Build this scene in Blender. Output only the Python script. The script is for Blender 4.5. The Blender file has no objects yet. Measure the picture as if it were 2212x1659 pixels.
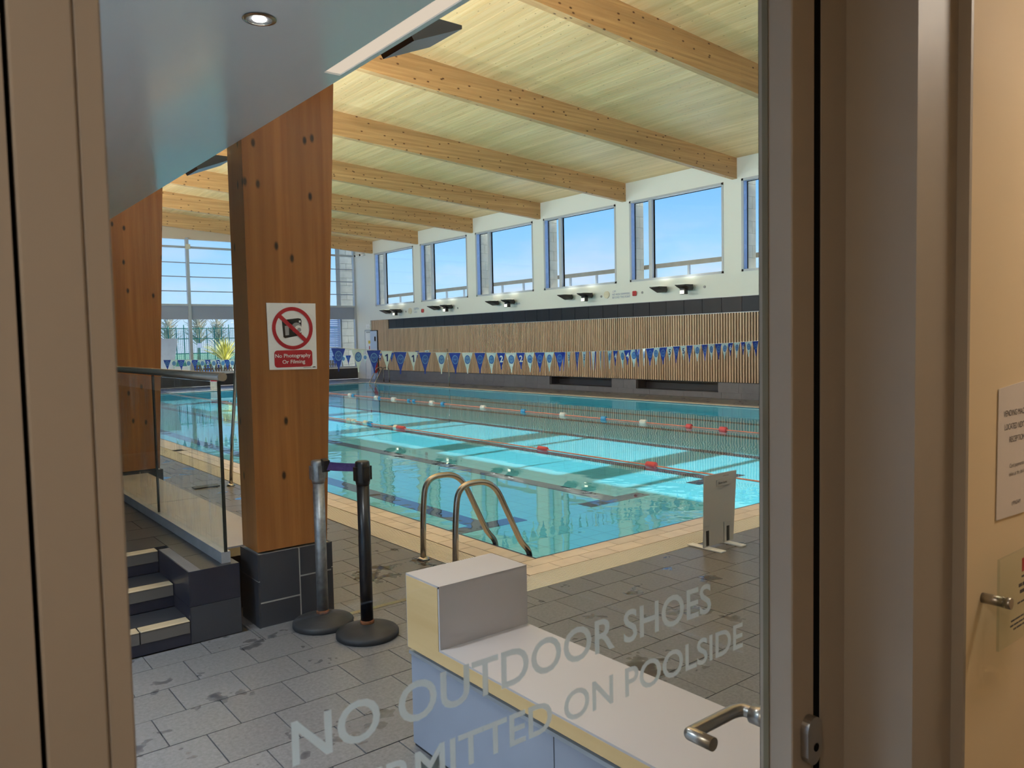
import bpy, bmesh, math, random
from mathutils import Vector, Matrix
random.seed(7)
S = bpy.context.scene
COL = S.collection
R_ = math.radians

# ------------------------------------------------------------------ camera
W_PX, H_PX, F_PX = 2212.0, 1659.0, 1689.0
YAW, PIT, ROL = R_(38.37695), R_(-3.25399), R_(-1.17683)
CAM = Vector((0.0, 0.0, 1.6))
fw = Vector((math.sin(YAW)*math.cos(PIT), math.cos(YAW)*math.cos(PIT), math.sin(PIT)))
rt0 = Vector((math.cos(YAW), -math.sin(YAW), 0)); up0 = rt0.cross(fw)
RT = rt0*math.cos(ROL) + up0*math.sin(ROL); UP = -rt0*math.sin(ROL) + up0*math.cos(ROL)
cd = bpy.data.cameras.new('camera'); cam = bpy.data.objects.new('camera', cd); COL.objects.link(cam)
cd.sensor_fit = 'HORIZONTAL'; cd.sensor_width = 36.0; cd.lens = F_PX/W_PX*36.0
cd.clip_start = 0.05; cd.clip_end = 500
m3 = Matrix((RT, UP, -fw)).transposed(); cam.matrix_world = Matrix.Translation(CAM) @ m3.to_4x4()
cd.dof.use_dof = True; cd.dof.focus_distance = 8.0; cd.dof.aperture_fstop = 11.0
S.camera = cam
def proj(p):
    v = Vector(p) - CAM; w = v.dot(fw)
    if w < 0.05: return None
    return (W_PX/2 + F_PX*v.dot(RT)/w, H_PX/2 - F_PX*v.dot(UP)/w, w)

# ------------------------------------------------------------------ view, world, sun
S.view_settings.view_transform = 'Standard'; S.view_settings.look = 'None'
S.view_settings.gamma = 1.0; S.view_settings.use_curve_mapping = False
S.view_settings.exposure = 0.5
S.cycles.max_bounces = 6; S.cycles.diffuse_bounces = 4; S.cycles.glossy_bounces = 3; S.cycles.transmission_bounces = 2; S.cycles.transparent_max_bounces = 14;
S.cycles.use_adaptive_sampling = True; S.cycles.adaptive_threshold = 0.085; S.cycles.adaptive_min_samples = 18; S.cycles.use_denoising = True; S.cycles.caustics_reflective = False
S.cycles.caustics_refractive = False; S.cycles.sample_clamp_indirect = 6.0
SUN_STRENGTH = 6.8
SKY_STRENGTH = 0.92
LAMP_WALL = 2.5      # each uplighter on the window wall
LAMP_SOFFIT = 190.0    # each uplighter above the soffit
DOWN_W = 14.0         # each soffit downlight
PANEL_W = 56.0  # each added soffit panel
CORR_W = 6.0         # each corridor lamp

def lin(c):
    c = c/255.0
    return c/12.92 if c <= 0.04045 else ((c+0.055)/1.055)**2.4
def rgb(r, g, b): return (lin(r), lin(g), lin(b), 1.0)

w = bpy.data.worlds.new('sky_world'); S.world = w; w.use_nodes = True
nt = w.node_tree; nt.nodes.clear()
def N(t, kind, **kw):
    n = t.nodes.new(kind)
    for k, v in kw.items():
        if k.startswith('i_'): n.inputs[k[2:].replace('_', ' ')].default_value = v
        else: setattr(n, k, v)
    return n
tc = N(nt, 'ShaderNodeTexCoord'); sx = N(nt, 'ShaderNodeSeparateXYZ'); nt.links.new(tc.outputs['Generated'], sx.inputs[0])
rp = N(nt, 'ShaderNodeValToRGB'); nt.links.new(sx.outputs['Z'], rp.inputs[0])
e = rp.color_ramp.elements
e[0].position = 0.0; e[0].color = rgb(196, 214, 236)
e[1].position = 1.0; e[1].color = rgb(66, 118, 214)
for p_, c_ in ((0.06, (180, 216, 246)), (0.13, (146, 202, 252)), (0.25, (108, 178, 250)), (0.45, (84, 154, 242))):
    x_ = e.new(p_); x_.color = rgb(*c_)
mp = N(nt, 'ShaderNodeMapping'); mp.inputs['Scale'].default_value = (3.0, 3.0, 11.0); nt.links.new(tc.outputs['Generated'], mp.inputs[0])
nz = N(nt, 'ShaderNodeTexNoise', i_Scale=1.6, i_Detail=6.0, i_Roughness=0.55); nt.links.new(mp.outputs[0], nz.inputs['Vector'])
cr = N(nt, 'ShaderNodeMapRange'); cr.inputs['From Min'].default_value = 0.5; cr.inputs['From Max'].default_value = 0.68; nt.links.new(nz.outputs['Fac'], cr.inputs['Value'])
zr = N(nt, 'ShaderNodeMapRange'); zr.inputs['From Min'].default_value = 0.16; zr.inputs['From Max'].default_value = 0.04; nt.links.new(sx.outputs['Z'], zr.inputs['Value'])
mu = N(nt, 'ShaderNodeMath', operation='MULTIPLY'); nt.links.new(cr.outputs[0], mu.inputs[0]); nt.links.new(zr.outputs[0], mu.inputs[1])
mx = N(nt, 'ShaderNodeMixRGB'); mx.inputs[2].default_value = rgb(214, 220, 240); nt.links.new(mu.outputs[0], mx.inputs[0]); nt.links.new(rp.outputs[0], mx.inputs[1])
bg = N(nt, 'ShaderNodeBackground'); bg.inputs['Strength'].default_value = SKY_STRENGTH; nt.links.new(mx.outputs[0], bg.inputs['Color'])
wo = N(nt, 'ShaderNodeOutputWorld'); nt.links.new(bg.outputs[0], wo.inputs['Surface'])

sl = bpy.data.lights.new('sun', 'SUN'); sl.energy = SUN_STRENGTH; sl.angle = R_(0.53); sl.color = (1.0, 0.97, 0.91)
so = bpy.data.objects.new('sun', sl); COL.objects.link(so)
sdir = Vector((-1.0, -0.06, -0.584)).normalized()
so.rotation_euler = sdir.to_track_quat('-Z', 'Y').to_euler(); so.location = (30, 5, 20)

def area_light(name, loc, direction, sx_, sy_, power, color=(1, 1, 1), portal=False):
    l = bpy.data.lights.new(name, 'AREA'); l.shape = 'RECTANGLE'; l.size = sx_; l.size_y = sy_; l.energy = power; l.color = color
    if portal: l.cycles.is_portal = True
    o = bpy.data.objects.new(name, l); COL.objects.link(o); o.location = loc
    o.rotation_euler = Vector(direction).to_track_quat('-Z', 'Y').to_euler()
    return o

# ------------------------------------------------------------------ object helpers
WL = {}
def wloc(o): return WL.get(o.name, Vector((0, 0, 0)))
def tag(o, label=None, cat=None, group=None, kind=None):
    if label: o['label'] = label
    if cat: o['category'] = cat
    if group: o['group'] = group
    if kind: o['kind'] = kind
    return o
def empty(name, loc, label=None, cat=None, group=None, kind=None):
    o = bpy.data.objects.new(name, None); o.empty_display_size = 0.05; COL.objects.link(o); o.location = loc; WL[o.name] = Vector(loc)
    return tag(o, label, cat, group, kind)
def link(name, me, center, parent):
    o = bpy.data.objects.new(name, me); COL.objects.link(o); c = Vector(center); WL[o.name] = c
    if parent is not None:
        o.parent = parent; o.location = c - wloc(parent)
    else: o.location = c
    return o
def setmat(me, m):
    if isinstance(m, (list, tuple)):
        for x in m: me.materials.append(x)
    elif m is not None: me.materials.append(m)
def poly(name, verts, faces, m, parent=None, smooth=False, center=None, midx=None):
    vs = [Vector(v) for v in verts]
    if center is None:
        lo = Vector([min(v[i] for v in vs) for i in range(3)]); hi = Vector([max(v[i] for v in vs) for i in range(3)]); center = (lo+hi)/2
    c = Vector(center); me = bpy.data.meshes.new(name); me.from_pydata([v-c for v in vs], [], faces); setmat(me, m)
    if midx: me.polygons.foreach_set('material_index', midx)
    if smooth: me.polygons.foreach_set('use_smooth', [True]*len(me.polygons))
    me.update()
    return link(name, me, c, parent)
BF = [(0, 3, 2, 1), (4, 5, 6, 7), (0, 1, 5, 4), (1, 2, 6, 5), (2, 3, 7, 6), (3, 0, 4, 7)]
def bv(x0, x1, y0, y1, z0, z1):
    return [(x0, y0, z0), (x1, y0, z0), (x1, y1, z0), (x0, y1, z0), (x0, y0, z1), (x1, y0, z1), (x1, y1, z1), (x0, y1, z1)]
CACHE = {}
def box(name, x0, x1, y0, y1, z0, z1, m, parent=None, bev=0.0):
    dx, dy, dz = x1-x0, y1-y0, z1-z0
    key = (round(dx, 4), round(dy, 4), round(dz, 4), m.name if m else '', round(bev, 4))
    me = CACHE.get(key)
    if me is None:
        me = bpy.data.meshes.new(name)
        if bev > 0:
            bm = bmesh.new(); bmesh.ops.create_cube(bm, size=1.0); bmesh.ops.scale(bm, vec=(dx, dy, dz), verts=bm.verts)
            bmesh.ops.bevel(bm, geom=list(bm.edges), offset=bev, segments=1, affect='EDGES', profile=0.5); bm.to_mesh(me); bm.free()
        else: me.from_pydata(bv(-dx/2, dx/2, -dy/2, dy/2, -dz/2, dz/2), [], BF)
        setmat(me, m); CACHE[key] = me
    return link(name, me, ((x0+x1)/2, (y0+y1)/2, (z0+z1)/2), parent)
def boxes(name, lst, m, parent=None):
    v, f = [], []
    for b in lst:
        n = len(v); v += bv(*b); f += [tuple(i+n for i in q) for q in BF]
    return poly(name, v, f, m, parent)
def prism(name, pts, axis, a0, a1, m, parent=None, bev=0.0):
    # pts: 2-D outline in the two other axes (ordered); extruded along axis from a0 to a1
    def P(u, v_, a): return {'x': (a, u, v_), 'y': (u, a, v_), 'z': (u, v_, a)}[axis]
    n = len(pts); v = [P(u, q, a0) for u, q in pts] + [P(u, q, a1) for u, q in pts]
    f = [tuple(range(n)), tuple(reversed(range(n, 2*n)))] + [(i, i+n, (i+1) % n+n, (i+1) % n) for i in range(n)]
    o = poly(name, v, f, m, parent); bm = bmesh.new(); bm.from_mesh(o.data); bmesh.ops.recalc_face_normals(bm, faces=bm.faces)
    if bev: bmesh.ops.bevel(bm, geom=list(bm.edges), offset=bev, segments=2, affect='EDGES', profile=0.5)
    bm.to_mesh(o.data); bm.free(); return o
def fillet(pts, r, seg=6):
    pts = [Vector(p) for p in pts]; out = [pts[0]]
    for i in range(1, len(pts)-1):
        a, b, c = pts[i-1], pts[i], pts[i+1]; d1 = (a-b); d2 = (c-b); k = min(r, d1.length*0.48, d2.length*0.48)
        p0 = b+d1.normalized()*k; p1 = b+d2.normalized()*k
        for j in range(seg+1):
            t = j/seg; out.append(p0*(1-t)**2 + b*2*t*(1-t) + p1*t*t)
    out.append(pts[-1]); return out
def tube_geo(path, rad, seg=12, cap=True, v=None, f=None):
    v = [] if v is None else v; f = [] if f is None else f
    path = [Vector(p) for p in path]; base = len(v); prev = None
    for i, p in enumerate(path):
        d = (path[min(i+1, len(path)-1)]-path[max(i-1, 0)]).normalized()
        if prev is None:
            a = Vector((0, 0, 1)) if abs(d.z) < 0.9 else Vector((1, 0, 0)); u = d.cross(a).normalized()
        else: u = (prev-d*prev.dot(d)).normalized()
        prev = u; q = d.cross(u); r = rad[i] if isinstance(rad, (list, tuple)) else rad
        for k in range(seg):
            t = 2*math.pi*k/seg; v.append(p+u*math.cos(t)*r+q*math.sin(t)*r)
    for i in range(len(path)-1):
        for k in range(seg):
            a = base+i*seg+k; b = base+i*seg+(k+1) % seg; f.append((a, b, b+seg, a+seg))
    if cap: f.append(tuple(base+k for k in reversed(range(seg)))); f.append(tuple(base+(len(path)-1)*seg+k for k in range(seg)))
    return v, f
def tube(name, path, rad, m, parent=None, seg=12, smooth=True):
    v, f = tube_geo(path, rad, seg); o = poly(name, v, f, m, parent)
    if smooth:
        o.data.polygons.foreach_set('use_smooth', [len(p.vertices) == 4 for p in o.data.polygons])
    return o
def lathe(name, prof, cx, cy, m, parent=None, seg=32, smooth=True):
    v, f = [], []
    for r, z in prof:
        for k in range(seg):
            t = 2*math.pi*k/seg; v.append((cx+r*math.cos(t), cy+r*math.sin(t), z))
    for i in range(len(prof)-1):
        for k in range(seg):
            a = i*seg+k; b = i*seg+(k+1) % seg; f.append((a, b, b+seg, a+seg))
    f.append(tuple(reversed(range(seg)))); f.append(tuple((len(prof)-1)*seg+k for k in range(seg)))
    o = poly(name, v, f, m, parent)
    if smooth: o.data.polygons.foreach_set('use_smooth', [len(p.vertices) == 4 for p in o.data.polygons])
    return o
def text_verts(body, height, width=None, align='LEFT', extr=0.0006, bold=0.0, spacing=1.0, line=1.0):
    cu = bpy.data.curves.new('t', 'FONT'); cu.body = body; cu.size = 1.0; cu.align_x = align; cu.extrude = 0.0; cu.offset = bold
    cu.space_character = spacing; cu.space_line = line; cu.resolution_u = 4
    o = bpy.data.objects.new('t', cu); COL.objects.link(o); dg = bpy.context.evaluated_depsgraph_get(); dg.update()
    me = bpy.data.meshes.new_from_object(o.evaluated_get(dg)); bpy.data.objects.remove(o); bpy.data.curves.remove(cu)
    vs = [tuple(v.co) for v in me.vertices]; fs = [tuple(p.vertices) for p in me.polygons]; bpy.data.meshes.remove(me)
    return vs, fs
def text(name, body, height, origin, ux, uz, m, parent=None, align='LEFT', width=None, bold=0.0, spacing=1.0, line=1.0):
    # height = cap height; ux, uz unit vectors of the writing
    vs, fs = text_verts(body, height, None, align, bold=bold, spacing=spacing, line=line)
    k = height/0.72*1.0; kx = k
    if width:
        x0 = min(v[0] for v in vs); x1 = max(v[0] for v in vs); kx = width/(x1-x0)
        if align == 'LEFT': vs = [(v[0]-x0, v[1], 0) for v in vs]
    O = Vector(origin); ux = Vector(ux); uz = Vector(uz)
    return poly(name, [O+ux*(v[0]*kx)+uz*(v[1]*k) for v in vs], fs, m, parent)

# ------------------------------------------------------------------ materials
def newmat(name):
    m = bpy.data.materials.new(name); m.use_nodes = True; t = m.node_tree; t.nodes.clear()
    out = t.nodes.new('ShaderNodeOutputMaterial'); b = t.nodes.new('ShaderNodeBsdfPrincipled'); t.links.new(b.outputs[0], out.inputs[0])
    return m, t, b, out
def coords(t, world=False, scale=(1, 1, 1), jitter=True):
    if world: src = N(t, 'ShaderNodeNewGeometry').outputs['Position']
    else: src = N(t, 'ShaderNodeTexCoord').outputs['Object']
    if not world and jitter:
        oi = N(t, 'ShaderNodeObjectInfo'); ml = N(t, 'ShaderNodeMath', operation='MULTIPLY'); ml.inputs[1].default_value = 37.0
        t.links.new(oi.outputs['Random'], ml.inputs[0]); ad = N(t, 'ShaderNodeVectorMath', operation='ADD'); t.links.new(src, ad.inputs[0]); t.links.new(ml.outputs[0], ad.inputs[1]); src = ad.outputs[0]
    mp = N(t, 'ShaderNodeMapping'); mp.inputs['Scale'].default_value = scale; t.links.new(src, mp.inputs[0]); return mp.outputs[0]
def mixc(t, fac, a, b, mode='MIX'):
    n = N(t, 'ShaderNodeMixRGB', blend_type=mode)
    for i, x in ((0, fac), (1, a), (2, b)):
        if hasattr(x, 'links') or isinstance(x, bpy.types.NodeSocket): t.links.new(x, n.inputs[i])
        else: n.inputs[i].default_value = x
    return n.outputs[0]
def mrange(t, v, a, b, c=0.0, d=1.0):
    n = N(t, 'ShaderNodeMapRange'); t.links.new(v, n.inputs['Value'])
    for k, x in (('From Min', a), ('From Max', b), ('To Min', c), ('To Max', d)): n.inputs[k].default_value = x
    return n.outputs[0]
def noise(t, vec, scale, detail=3.0, rough=0.55):
    n = N(t, 'ShaderNodeTexNoise', i_Scale=scale, i_Detail=detail, i_Roughness=rough); t.links.new(vec, n.inputs['Vector']); return n.outputs['Fac']
def bumpn(t, b, h, strength, dist=0.01):
    n = N(t, 'ShaderNodeBump'); n.inputs['Strength'].default_value = strength; n.inputs['Distance'].default_value = dist
    t.links.new(h, n.inputs['Height']); t.links.new(n.outputs[0], b.inputs['Normal'])
def plain(name, c, rough=0.5, metal=0.0, var=0.05, nscale=6.0, bump=0.0, rnd=0.0, spec=0.5, world=True, coat=0.0):
    m, t, b, out = newmat(name)
    if var <= 0.03 and not bump and not rnd:
        b.inputs['Base Color'].default_value = c; b.inputs['Roughness'].default_value = rough; b.inputs['Metallic'].default_value = metal; b.inputs['Specular IOR Level'].default_value = spec
        if var <= 0.0: return m
        vec = coords(t, world=world); nf = noise(t, vec, nscale, 0.0); t.links.new(mrange(t, nf, 0.3, 0.7, max(0, rough-0.04), rough+0.04), b.inputs['Roughness']); return m
    vec = coords(t, world=world); nf = noise(t, vec, nscale, 2.0)
    dark = tuple(x*(1-2*var) for x in c[:3])+(1,); lite = tuple(min(1, x*(1+2*var)) for x in c[:3])+(1,)
    colr = mixc(t, mrange(t, nf, 0.3, 0.7), dark, lite)
    if rnd:
        oi = N(t, 'ShaderNodeObjectInfo'); f = mrange(t, oi.outputs['Random'], 0, 1, 1-rnd, 1+rnd)
        hs = N(t, 'ShaderNodeHueSaturation'); t.links.new(f, hs.inputs['Value']); t.links.new(colr, hs.inputs['Color']); colr = hs.outputs[0]
    t.links.new(colr, b.inputs['Base Color']); b.inputs['Roughness'].default_value = rough; b.inputs['Metallic'].default_value = metal
    b.inputs['Specular IOR Level'].default_value = spec; b.inputs['Coat Weight'].default_value = coat
    if bump: bumpn(t, b, noise(t, vec, nscale*8), bump, 0.004)
    return m
def wood(name, c1, c2, axis, rough=0.45, lam=None, knots=0.0, grain=18.0, rnd=0.0, knotc=(70, 45, 25), world=True, kscale=3.0, kr=0.1):
    m, t, b, out = newmat(name); sc = [grain]*3; i = 'xyz'.index(axis); sc[i] = grain*0.035
    vec = coords(t, world=world, scale=tuple(sc)); g = noise(t, vec, 1.0, 3.0, 0.6)
    sc2 = [grain*0.16]*3; sc2[i] = grain*0.012; g2 = noise(t, coords(t, world=world, scale=tuple(sc2)), 1.0, 1.0)
    colr = mixc(t, mrange(t, g, 0.32, 0.68), c1, c2)
    colr = mixc(t, mrange(t, g2, 0.35, 0.65, 0.0, 0.35), colr, tuple(x*0.72 for x in c1[:3])+(1,))
    base = coords(t, world=world, jitter=True)
    if lam:
        ax, step = lam; sp = N(t, 'ShaderNodeSeparateXYZ'); t.links.new(base, sp.inputs[0])
        dv = N(t, 'ShaderNodeMath', operation='DIVIDE'); dv.inputs[1].default_value = step; t.links.new(sp.outputs['xyz'.index(ax)], dv.inputs[0])
        fl = N(t, 'ShaderNodeMath', operation='FLOOR'); t.links.new(dv.outputs[0], fl.inputs[0])
        wn = N(t, 'ShaderNodeTexWhiteNoise', noise_dimensions='1D'); t.links.new(fl.outputs[0], wn.inputs['W'])
        hs = N(t, 'ShaderNodeHueSaturation'); t.links.new(mrange(t, wn.outputs['Value'], 0, 1, 0.86, 1.12), hs.inputs['Value']); t.links.new(colr, hs.inputs['Color']); colr = hs.outputs[0]
    if knots:
        s3 = N(t, 'ShaderNodeSeparateXYZ'); t.links.new(coords(t, world=world), s3.inputs[0]); oth = [q for q in range(3) if q != i]
        sm = N(t, 'ShaderNodeMath', operation='ADD'); t.links.new(s3.outputs[oth[0]], sm.inputs[0]); t.links.new(s3.outputs[oth[1]], sm.inputs[1])
        m1 = N(t, 'ShaderNodeMath', operation='MULTIPLY'); m1.inputs[1].default_value = kscale; t.links.new(s3.outputs[i], m1.inputs[0])
        m2_ = N(t, 'ShaderNodeMath', operation='MULTIPLY'); m2_.inputs[1].default_value = kscale*2.0; t.links.new(sm.outputs[0], m2_.inputs[0])
        cb = N(t, 'ShaderNodeCombineXYZ'); t.links.new(m1.outputs[0], cb.inputs[0]); t.links.new(m2_.outputs[0], cb.inputs[1])
        vo = N(t, 'ShaderNodeTexVoronoi', voronoi_dimensions='2D'); vo.inputs['Scale'].default_value = 1.0; vo.inputs['Randomness'].default_value = 1.0
        t.links.new(cb.outputs[0], vo.inputs['Vector'])
        sel = N(t, 'ShaderNodeSeparateXYZ'); t.links.new(vo.outputs['Color'], sel.inputs[0])
        keep = N(t, 'ShaderNodeMath', operation='GREATER_THAN'); keep.inputs[1].default_value = 1-knots; t.links.new(sel.outputs[0], keep.inputs[0])
        kf = N(t, 'ShaderNodeMath', operation='MULTIPLY'); t.links.new(mrange(t, vo.outputs['Distance'], kr, kr*0.45), kf.inputs[0]); t.links.new(keep.outputs[0], kf.inputs[1])
        colr = mixc(t, kf.outputs[0], colr, rgb(*knotc))
    if rnd:
        oi = N(t, 'ShaderNodeObjectInfo'); hs = N(t, 'ShaderNodeHueSaturation'); t.links.new(mrange(t, oi.outputs['Random'], 0, 1, 1-rnd, 1+rnd), hs.inputs['Value']); t.links.new(colr, hs.inputs['Color']); colr = hs.outputs[0]
    t.links.new(colr, b.inputs['Base Color']); b.inputs['Roughness'].default_value = rough
    return m
def front_only(t, sock):
    g_ = N(t, 'ShaderNodeNewGeometry'); s_ = N(t, 'ShaderNodeMath', operation='SUBTRACT'); s_.inputs[0].default_value = 1.0; t.links.new(g_.outputs['Backfacing'], s_.inputs[1])
    q_ = N(t, 'ShaderNodeMath', operation='MULTIPLY'); t.links.new(sock, q_.inputs[0]); t.links.new(s_.outputs[0], q_.inputs[1]); return q_.outputs[0]
def glass(name, tint=(1, 1, 1), ior=1.5, rough=0.0, k=1.0, dirt=0.0):
    m = bpy.data.materials.new(name); m.use_nodes = True; t = m.node_tree; t.nodes.clear()
    out = t.nodes.new('ShaderNodeOutputMaterial'); tr = N(t, 'ShaderNodeBsdfTransparent'); tr.inputs['Color'].default_value = (*tint, 1)
    gl = N(t, 'ShaderNodeBsdfGlossy'); gl.inputs['Roughness'].default_value = rough; gl.inputs['Color'].default_value = (1, 1, 1, 1)
    fr = N(t, 'ShaderNodeFresnel'); fr.inputs['IOR'].default_value = ior; ml = N(t, 'ShaderNodeMath', operation='MULTIPLY'); ml.inputs[1].default_value = k; t.links.new(front_only(t, fr.outputs[0]), ml.inputs[0])
    mx = N(t, 'ShaderNodeMixShader'); t.links.new(ml.outputs[0], mx.inputs[0]); t.links.new(tr.outputs[0], mx.inputs[1]); t.links.new(gl.outputs[0], mx.inputs[2]); last = mx.outputs[0]
    if dirt:
        df = N(t, 'ShaderNodeBsdfDiffuse'); df.inputs['Color'].default_value = rgb(215, 220, 222)
        nf = noise(t, coords(t, world=True, scale=(10, 10, 1.6)), 1.4, 5.0, 0.65); m2 = N(t, 'ShaderNodeMixShader'); t.links.new(mrange(t, nf, 0.5, 0.75, 0.0, dirt), m2.inputs[0]); t.links.new(last, m2.inputs[1]); t.links.new(df.outputs[0], m2.inputs[2]); last = m2.outputs[0]
    t.links.new(last, out.inputs[0]); return m
def emit(name, c, strength):
    m = bpy.data.materials.new(name); m.use_nodes = True; t = m.node_tree; t.nodes.clear(); out = t.nodes.new('ShaderNodeOutputMaterial')
    e = N(t, 'ShaderNodeEmission'); e.inputs['Color'].default_value = c; e.inputs['Strength'].default_value = strength; t.links.new(e.outputs[0], out.inputs[0]); return m

M = {}
M['white_wall'] = plain('white_wall', rgb(224, 226, 220), 0.7, var=0.02, nscale=0.8)
M['cream_wall'] = plain('cream_wall', rgb(232, 210, 172), 0.75, var=0.01, nscale=3)
M['soffit'] = plain('soffit_paint', rgb(226, 230, 232), 0.16, var=0.02, nscale=1.0)
M['beam'] = wood('beam_spruce', rgb(184, 140, 90), rgb(208, 166, 114), 'x', 0.5, lam=('z', 0.045), knots=0.55, grain=26, kscale=3.4, kr=0.12, knotc=(88, 52, 28))
M['column'] = wood('column_spruce', rgb(146, 90, 44), rgb(172, 112, 58), 'z', 0.3, lam=('x', 0.07), knots=0.36, grain=22, knotc=(44, 24, 12), kscale=3.2, kr=0.10)
M['board'] = wood('ceiling_spruce', rgb(226, 186, 128), rgb(240, 206, 156), 'y', 0.42, knots=0.25, grain=20, rnd=0.07, knotc=(128, 96, 52), kscale=3.6, kr=0.07)
M['slat'] = wood('slat_larch', rgb(206, 172, 142), rgb(232, 204, 176), 'z', 0.5, grain=14, rnd=0.12, world=False)
M['slat_back'] = plain('slat_backing', rgb(20, 16, 16), 0.95)
M['band_tile'] = plain('band_tile_slate', rgb(26, 31, 40), 0.4, var=0.08, rnd=0.15, spec=0.25)
M['grey_tile'] = plain('plinth_tile_grey', rgb(106, 106, 114), 0.45, var=0.04, rnd=0.05)
M['dark_tile'] = plain('plinth_tile_dark', rgb(52, 54, 60), 0.35, var=0.05, rnd=0.08)
M['navy_tile'] = plain('plinth_tile_navy', rgb(34, 36, 48), 0.3, var=0.05)
M['grout'] = plain('grout', rgb(60, 58, 56), 0.9)
M['grout_pale'] = plain('grout_pale', rgb(172, 168, 160), 0.9)
M['trim'] = plain('trim_aluminium', rgb(170, 174, 180), 0.4, metal=0.5)
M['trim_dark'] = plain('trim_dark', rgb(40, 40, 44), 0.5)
M['winframe'] = plain('window_frame_grey', rgb(176, 182, 188), 0.35, var=0.01)
M['winjamb_skylit'] = plain('window_jamb_skylit_blue', rgb(150, 178, 226), 0.25, var=0.01)  # sky light on the reveal is put into this blue
M['gasket'] = plain('gasket_black', rgb(9, 9, 11), 0.8, spec=0.1)
M['winglass'] = glass('window_glass', (0.93, 0.96, 0.97), 1.45, 0.0, 0.9)
M['doorglass'] = glass('door_glass', (0.97, 0.985, 0.98), 1.45, 0.0, 0.5)
M['balglass'] = glass('balustrade_glass', (0.93, 0.965, 0.955), 1.5, 0.0, 0.6, dirt=0.3)
M['acrylic'] = glass('acrylic', (0.90, 0.93, 0.90), 1.45, 0.05, 1.0)
M['glassedge'] = plain('glass_edge_dark', rgb(30, 36, 34), 0.3)
M['steel'] = plain('brushed_steel', rgb(176, 170, 162), 0.22, metal=1.0, var=0.03, nscale=40)
M['satin'] = plain('satin_steel', rgb(172, 166, 158), 0.34, metal=0.9, var=0.02)
M['galv'] = plain('worn_galvanised_steel', rgb(150, 152, 154), 0.42, metal=0.75, var=0.12, nscale=30)
M['blackmetal'] = plain('black_powder_coat', rgb(16, 18, 24), 0.3, var=0.05)
M['blackplastic'] = plain('black_plastic', rgb(22, 22, 24), 0.45)
M['rubber'] = plain('black_rubber_dusty', rgb(42, 42, 44), 0.6, var=0.2, nscale=9, bump=0.1)
M['rust'] = plain('rust', rgb(112, 66, 38), 0.9, var=0.3, nscale=40)
M['belt'] = plain('belt_purple', rgb(72, 54, 110), 0.7, var=0.1, nscale=60)
M['frame'] = plain('door_frame_paint', rgb(158, 149, 138), 0.5, var=0.015, nscale=2)
M['laminate'] = plain('laminate_pale_grey', rgb(180, 174, 174), 0.38, var=0.01)
M['maple'] = wood('maple_ply_edge', rgb(208, 172, 118), rgb(226, 194, 142), 'y', 0.45, grain=10)
M['plinth_blue'] = plain('bench_plinth_render', rgb(140, 145, 158), 0.6, var=0.06, nscale=2.5, bump=0.05)
M['nosing'] = plain('nosing_tile_beige', rgb(186, 166, 136), 0.5, var=0.05)
M['nosing_face'] = plain('nosing_tile_face', rgb(88, 82, 78), 0.5, var=0.03)
M['coping'] = plain('coping_tile_beige', rgb(224, 210, 194), 0.35, var=0.05, rnd=0.08, nscale=4)
M['grate'] = plain('grating_ivory', rgb(232, 226, 216), 0.5, var=0.02)
M['edge_blue'] = plain('pool_edge_tile_navy', rgb(28, 40, 74), 0.3, var=0.1, nscale=30)
M['white_plastic'] = plain('white_plastic', rgb(232, 232, 230), 0.4, var=0.01)
M['white_board'] = plain('white_acrylic_board', rgb(176, 174, 172), 0.18, var=0.01)
M['red_plastic'] = plain('red_plastic', rgb(196, 54, 56), 0.4)
M['rope_red'] = plain('rope_red', rgb(236, 140, 120), 0.5, var=0.08, nscale=30)
M['float_blue'] = plain('float_blue', rgb(70, 160, 220), 0.35)
M['float_red'] = plain('float_red', rgb(226, 84, 92), 0.35)
M['flag_blue'] = plain('flag_blue', rgb(26, 62, 170), 0.55, var=0.06, nscale=20)
M['flag_white'] = plain('flag_white', rgb(212, 226, 230), 0.55, var=0.04, nscale=20)
M['emblem_mid'] = plain('emblem_midblue', rgb(104, 152, 204), 0.5)
M['emblem_dark'] = plain('emblem_blue', rgb(44, 84, 176), 0.5)
M['cord'] = plain('flag_cord', rgb(206, 204, 196), 0.7)
M['numeral_blue'] = plain('numeral_navy', rgb(24, 44, 110), 0.6)
M['numeral_white'] = plain('numeral_white', rgb(236, 240, 240), 0.6)
M['sign_red'] = plain('sign_red', rgb(176, 24, 44), 0.35, var=0.01)
M['sign_white'] = plain('sign_white', rgb(236, 236, 234), 0.3, var=0.01)
M['sign_black'] = plain('sign_black', rgb(22, 20, 22), 0.4, var=0.01)
M['sign_grey'] = plain('sign_grey', rgb(150, 150, 152), 0.4, var=0.01)
M['ink'] = plain('ink_grey', rgb(86, 80, 78), 0.7, var=0.01)
M['paper'] = plain('paper_white', rgb(224, 214, 206), 0.7, var=0.01)
M['vinyl'] = plain('frosted_vinyl', rgb(160, 172, 174), 0.6, var=0.01)
m = bpy.data.materials.new('frosted_vinyl'); m.use_nodes = True; t = m.node_tree; t.nodes.clear(); out = t.nodes.new('ShaderNodeOutputMaterial')
tl = N(t, 'ShaderNodeBsdfTranslucent'); tl.inputs['Color'].default_value = rgb(206, 216, 216); dfs = N(t, 'ShaderNodeBsdfDiffuse'); dfs.inputs['Color'].default_value = rgb(222, 226, 224); trn = N(t, 'ShaderNodeBsdfTransparent'); trn.inputs['Color'].default_value = (0.95, 0.97, 0.97, 1)
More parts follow.
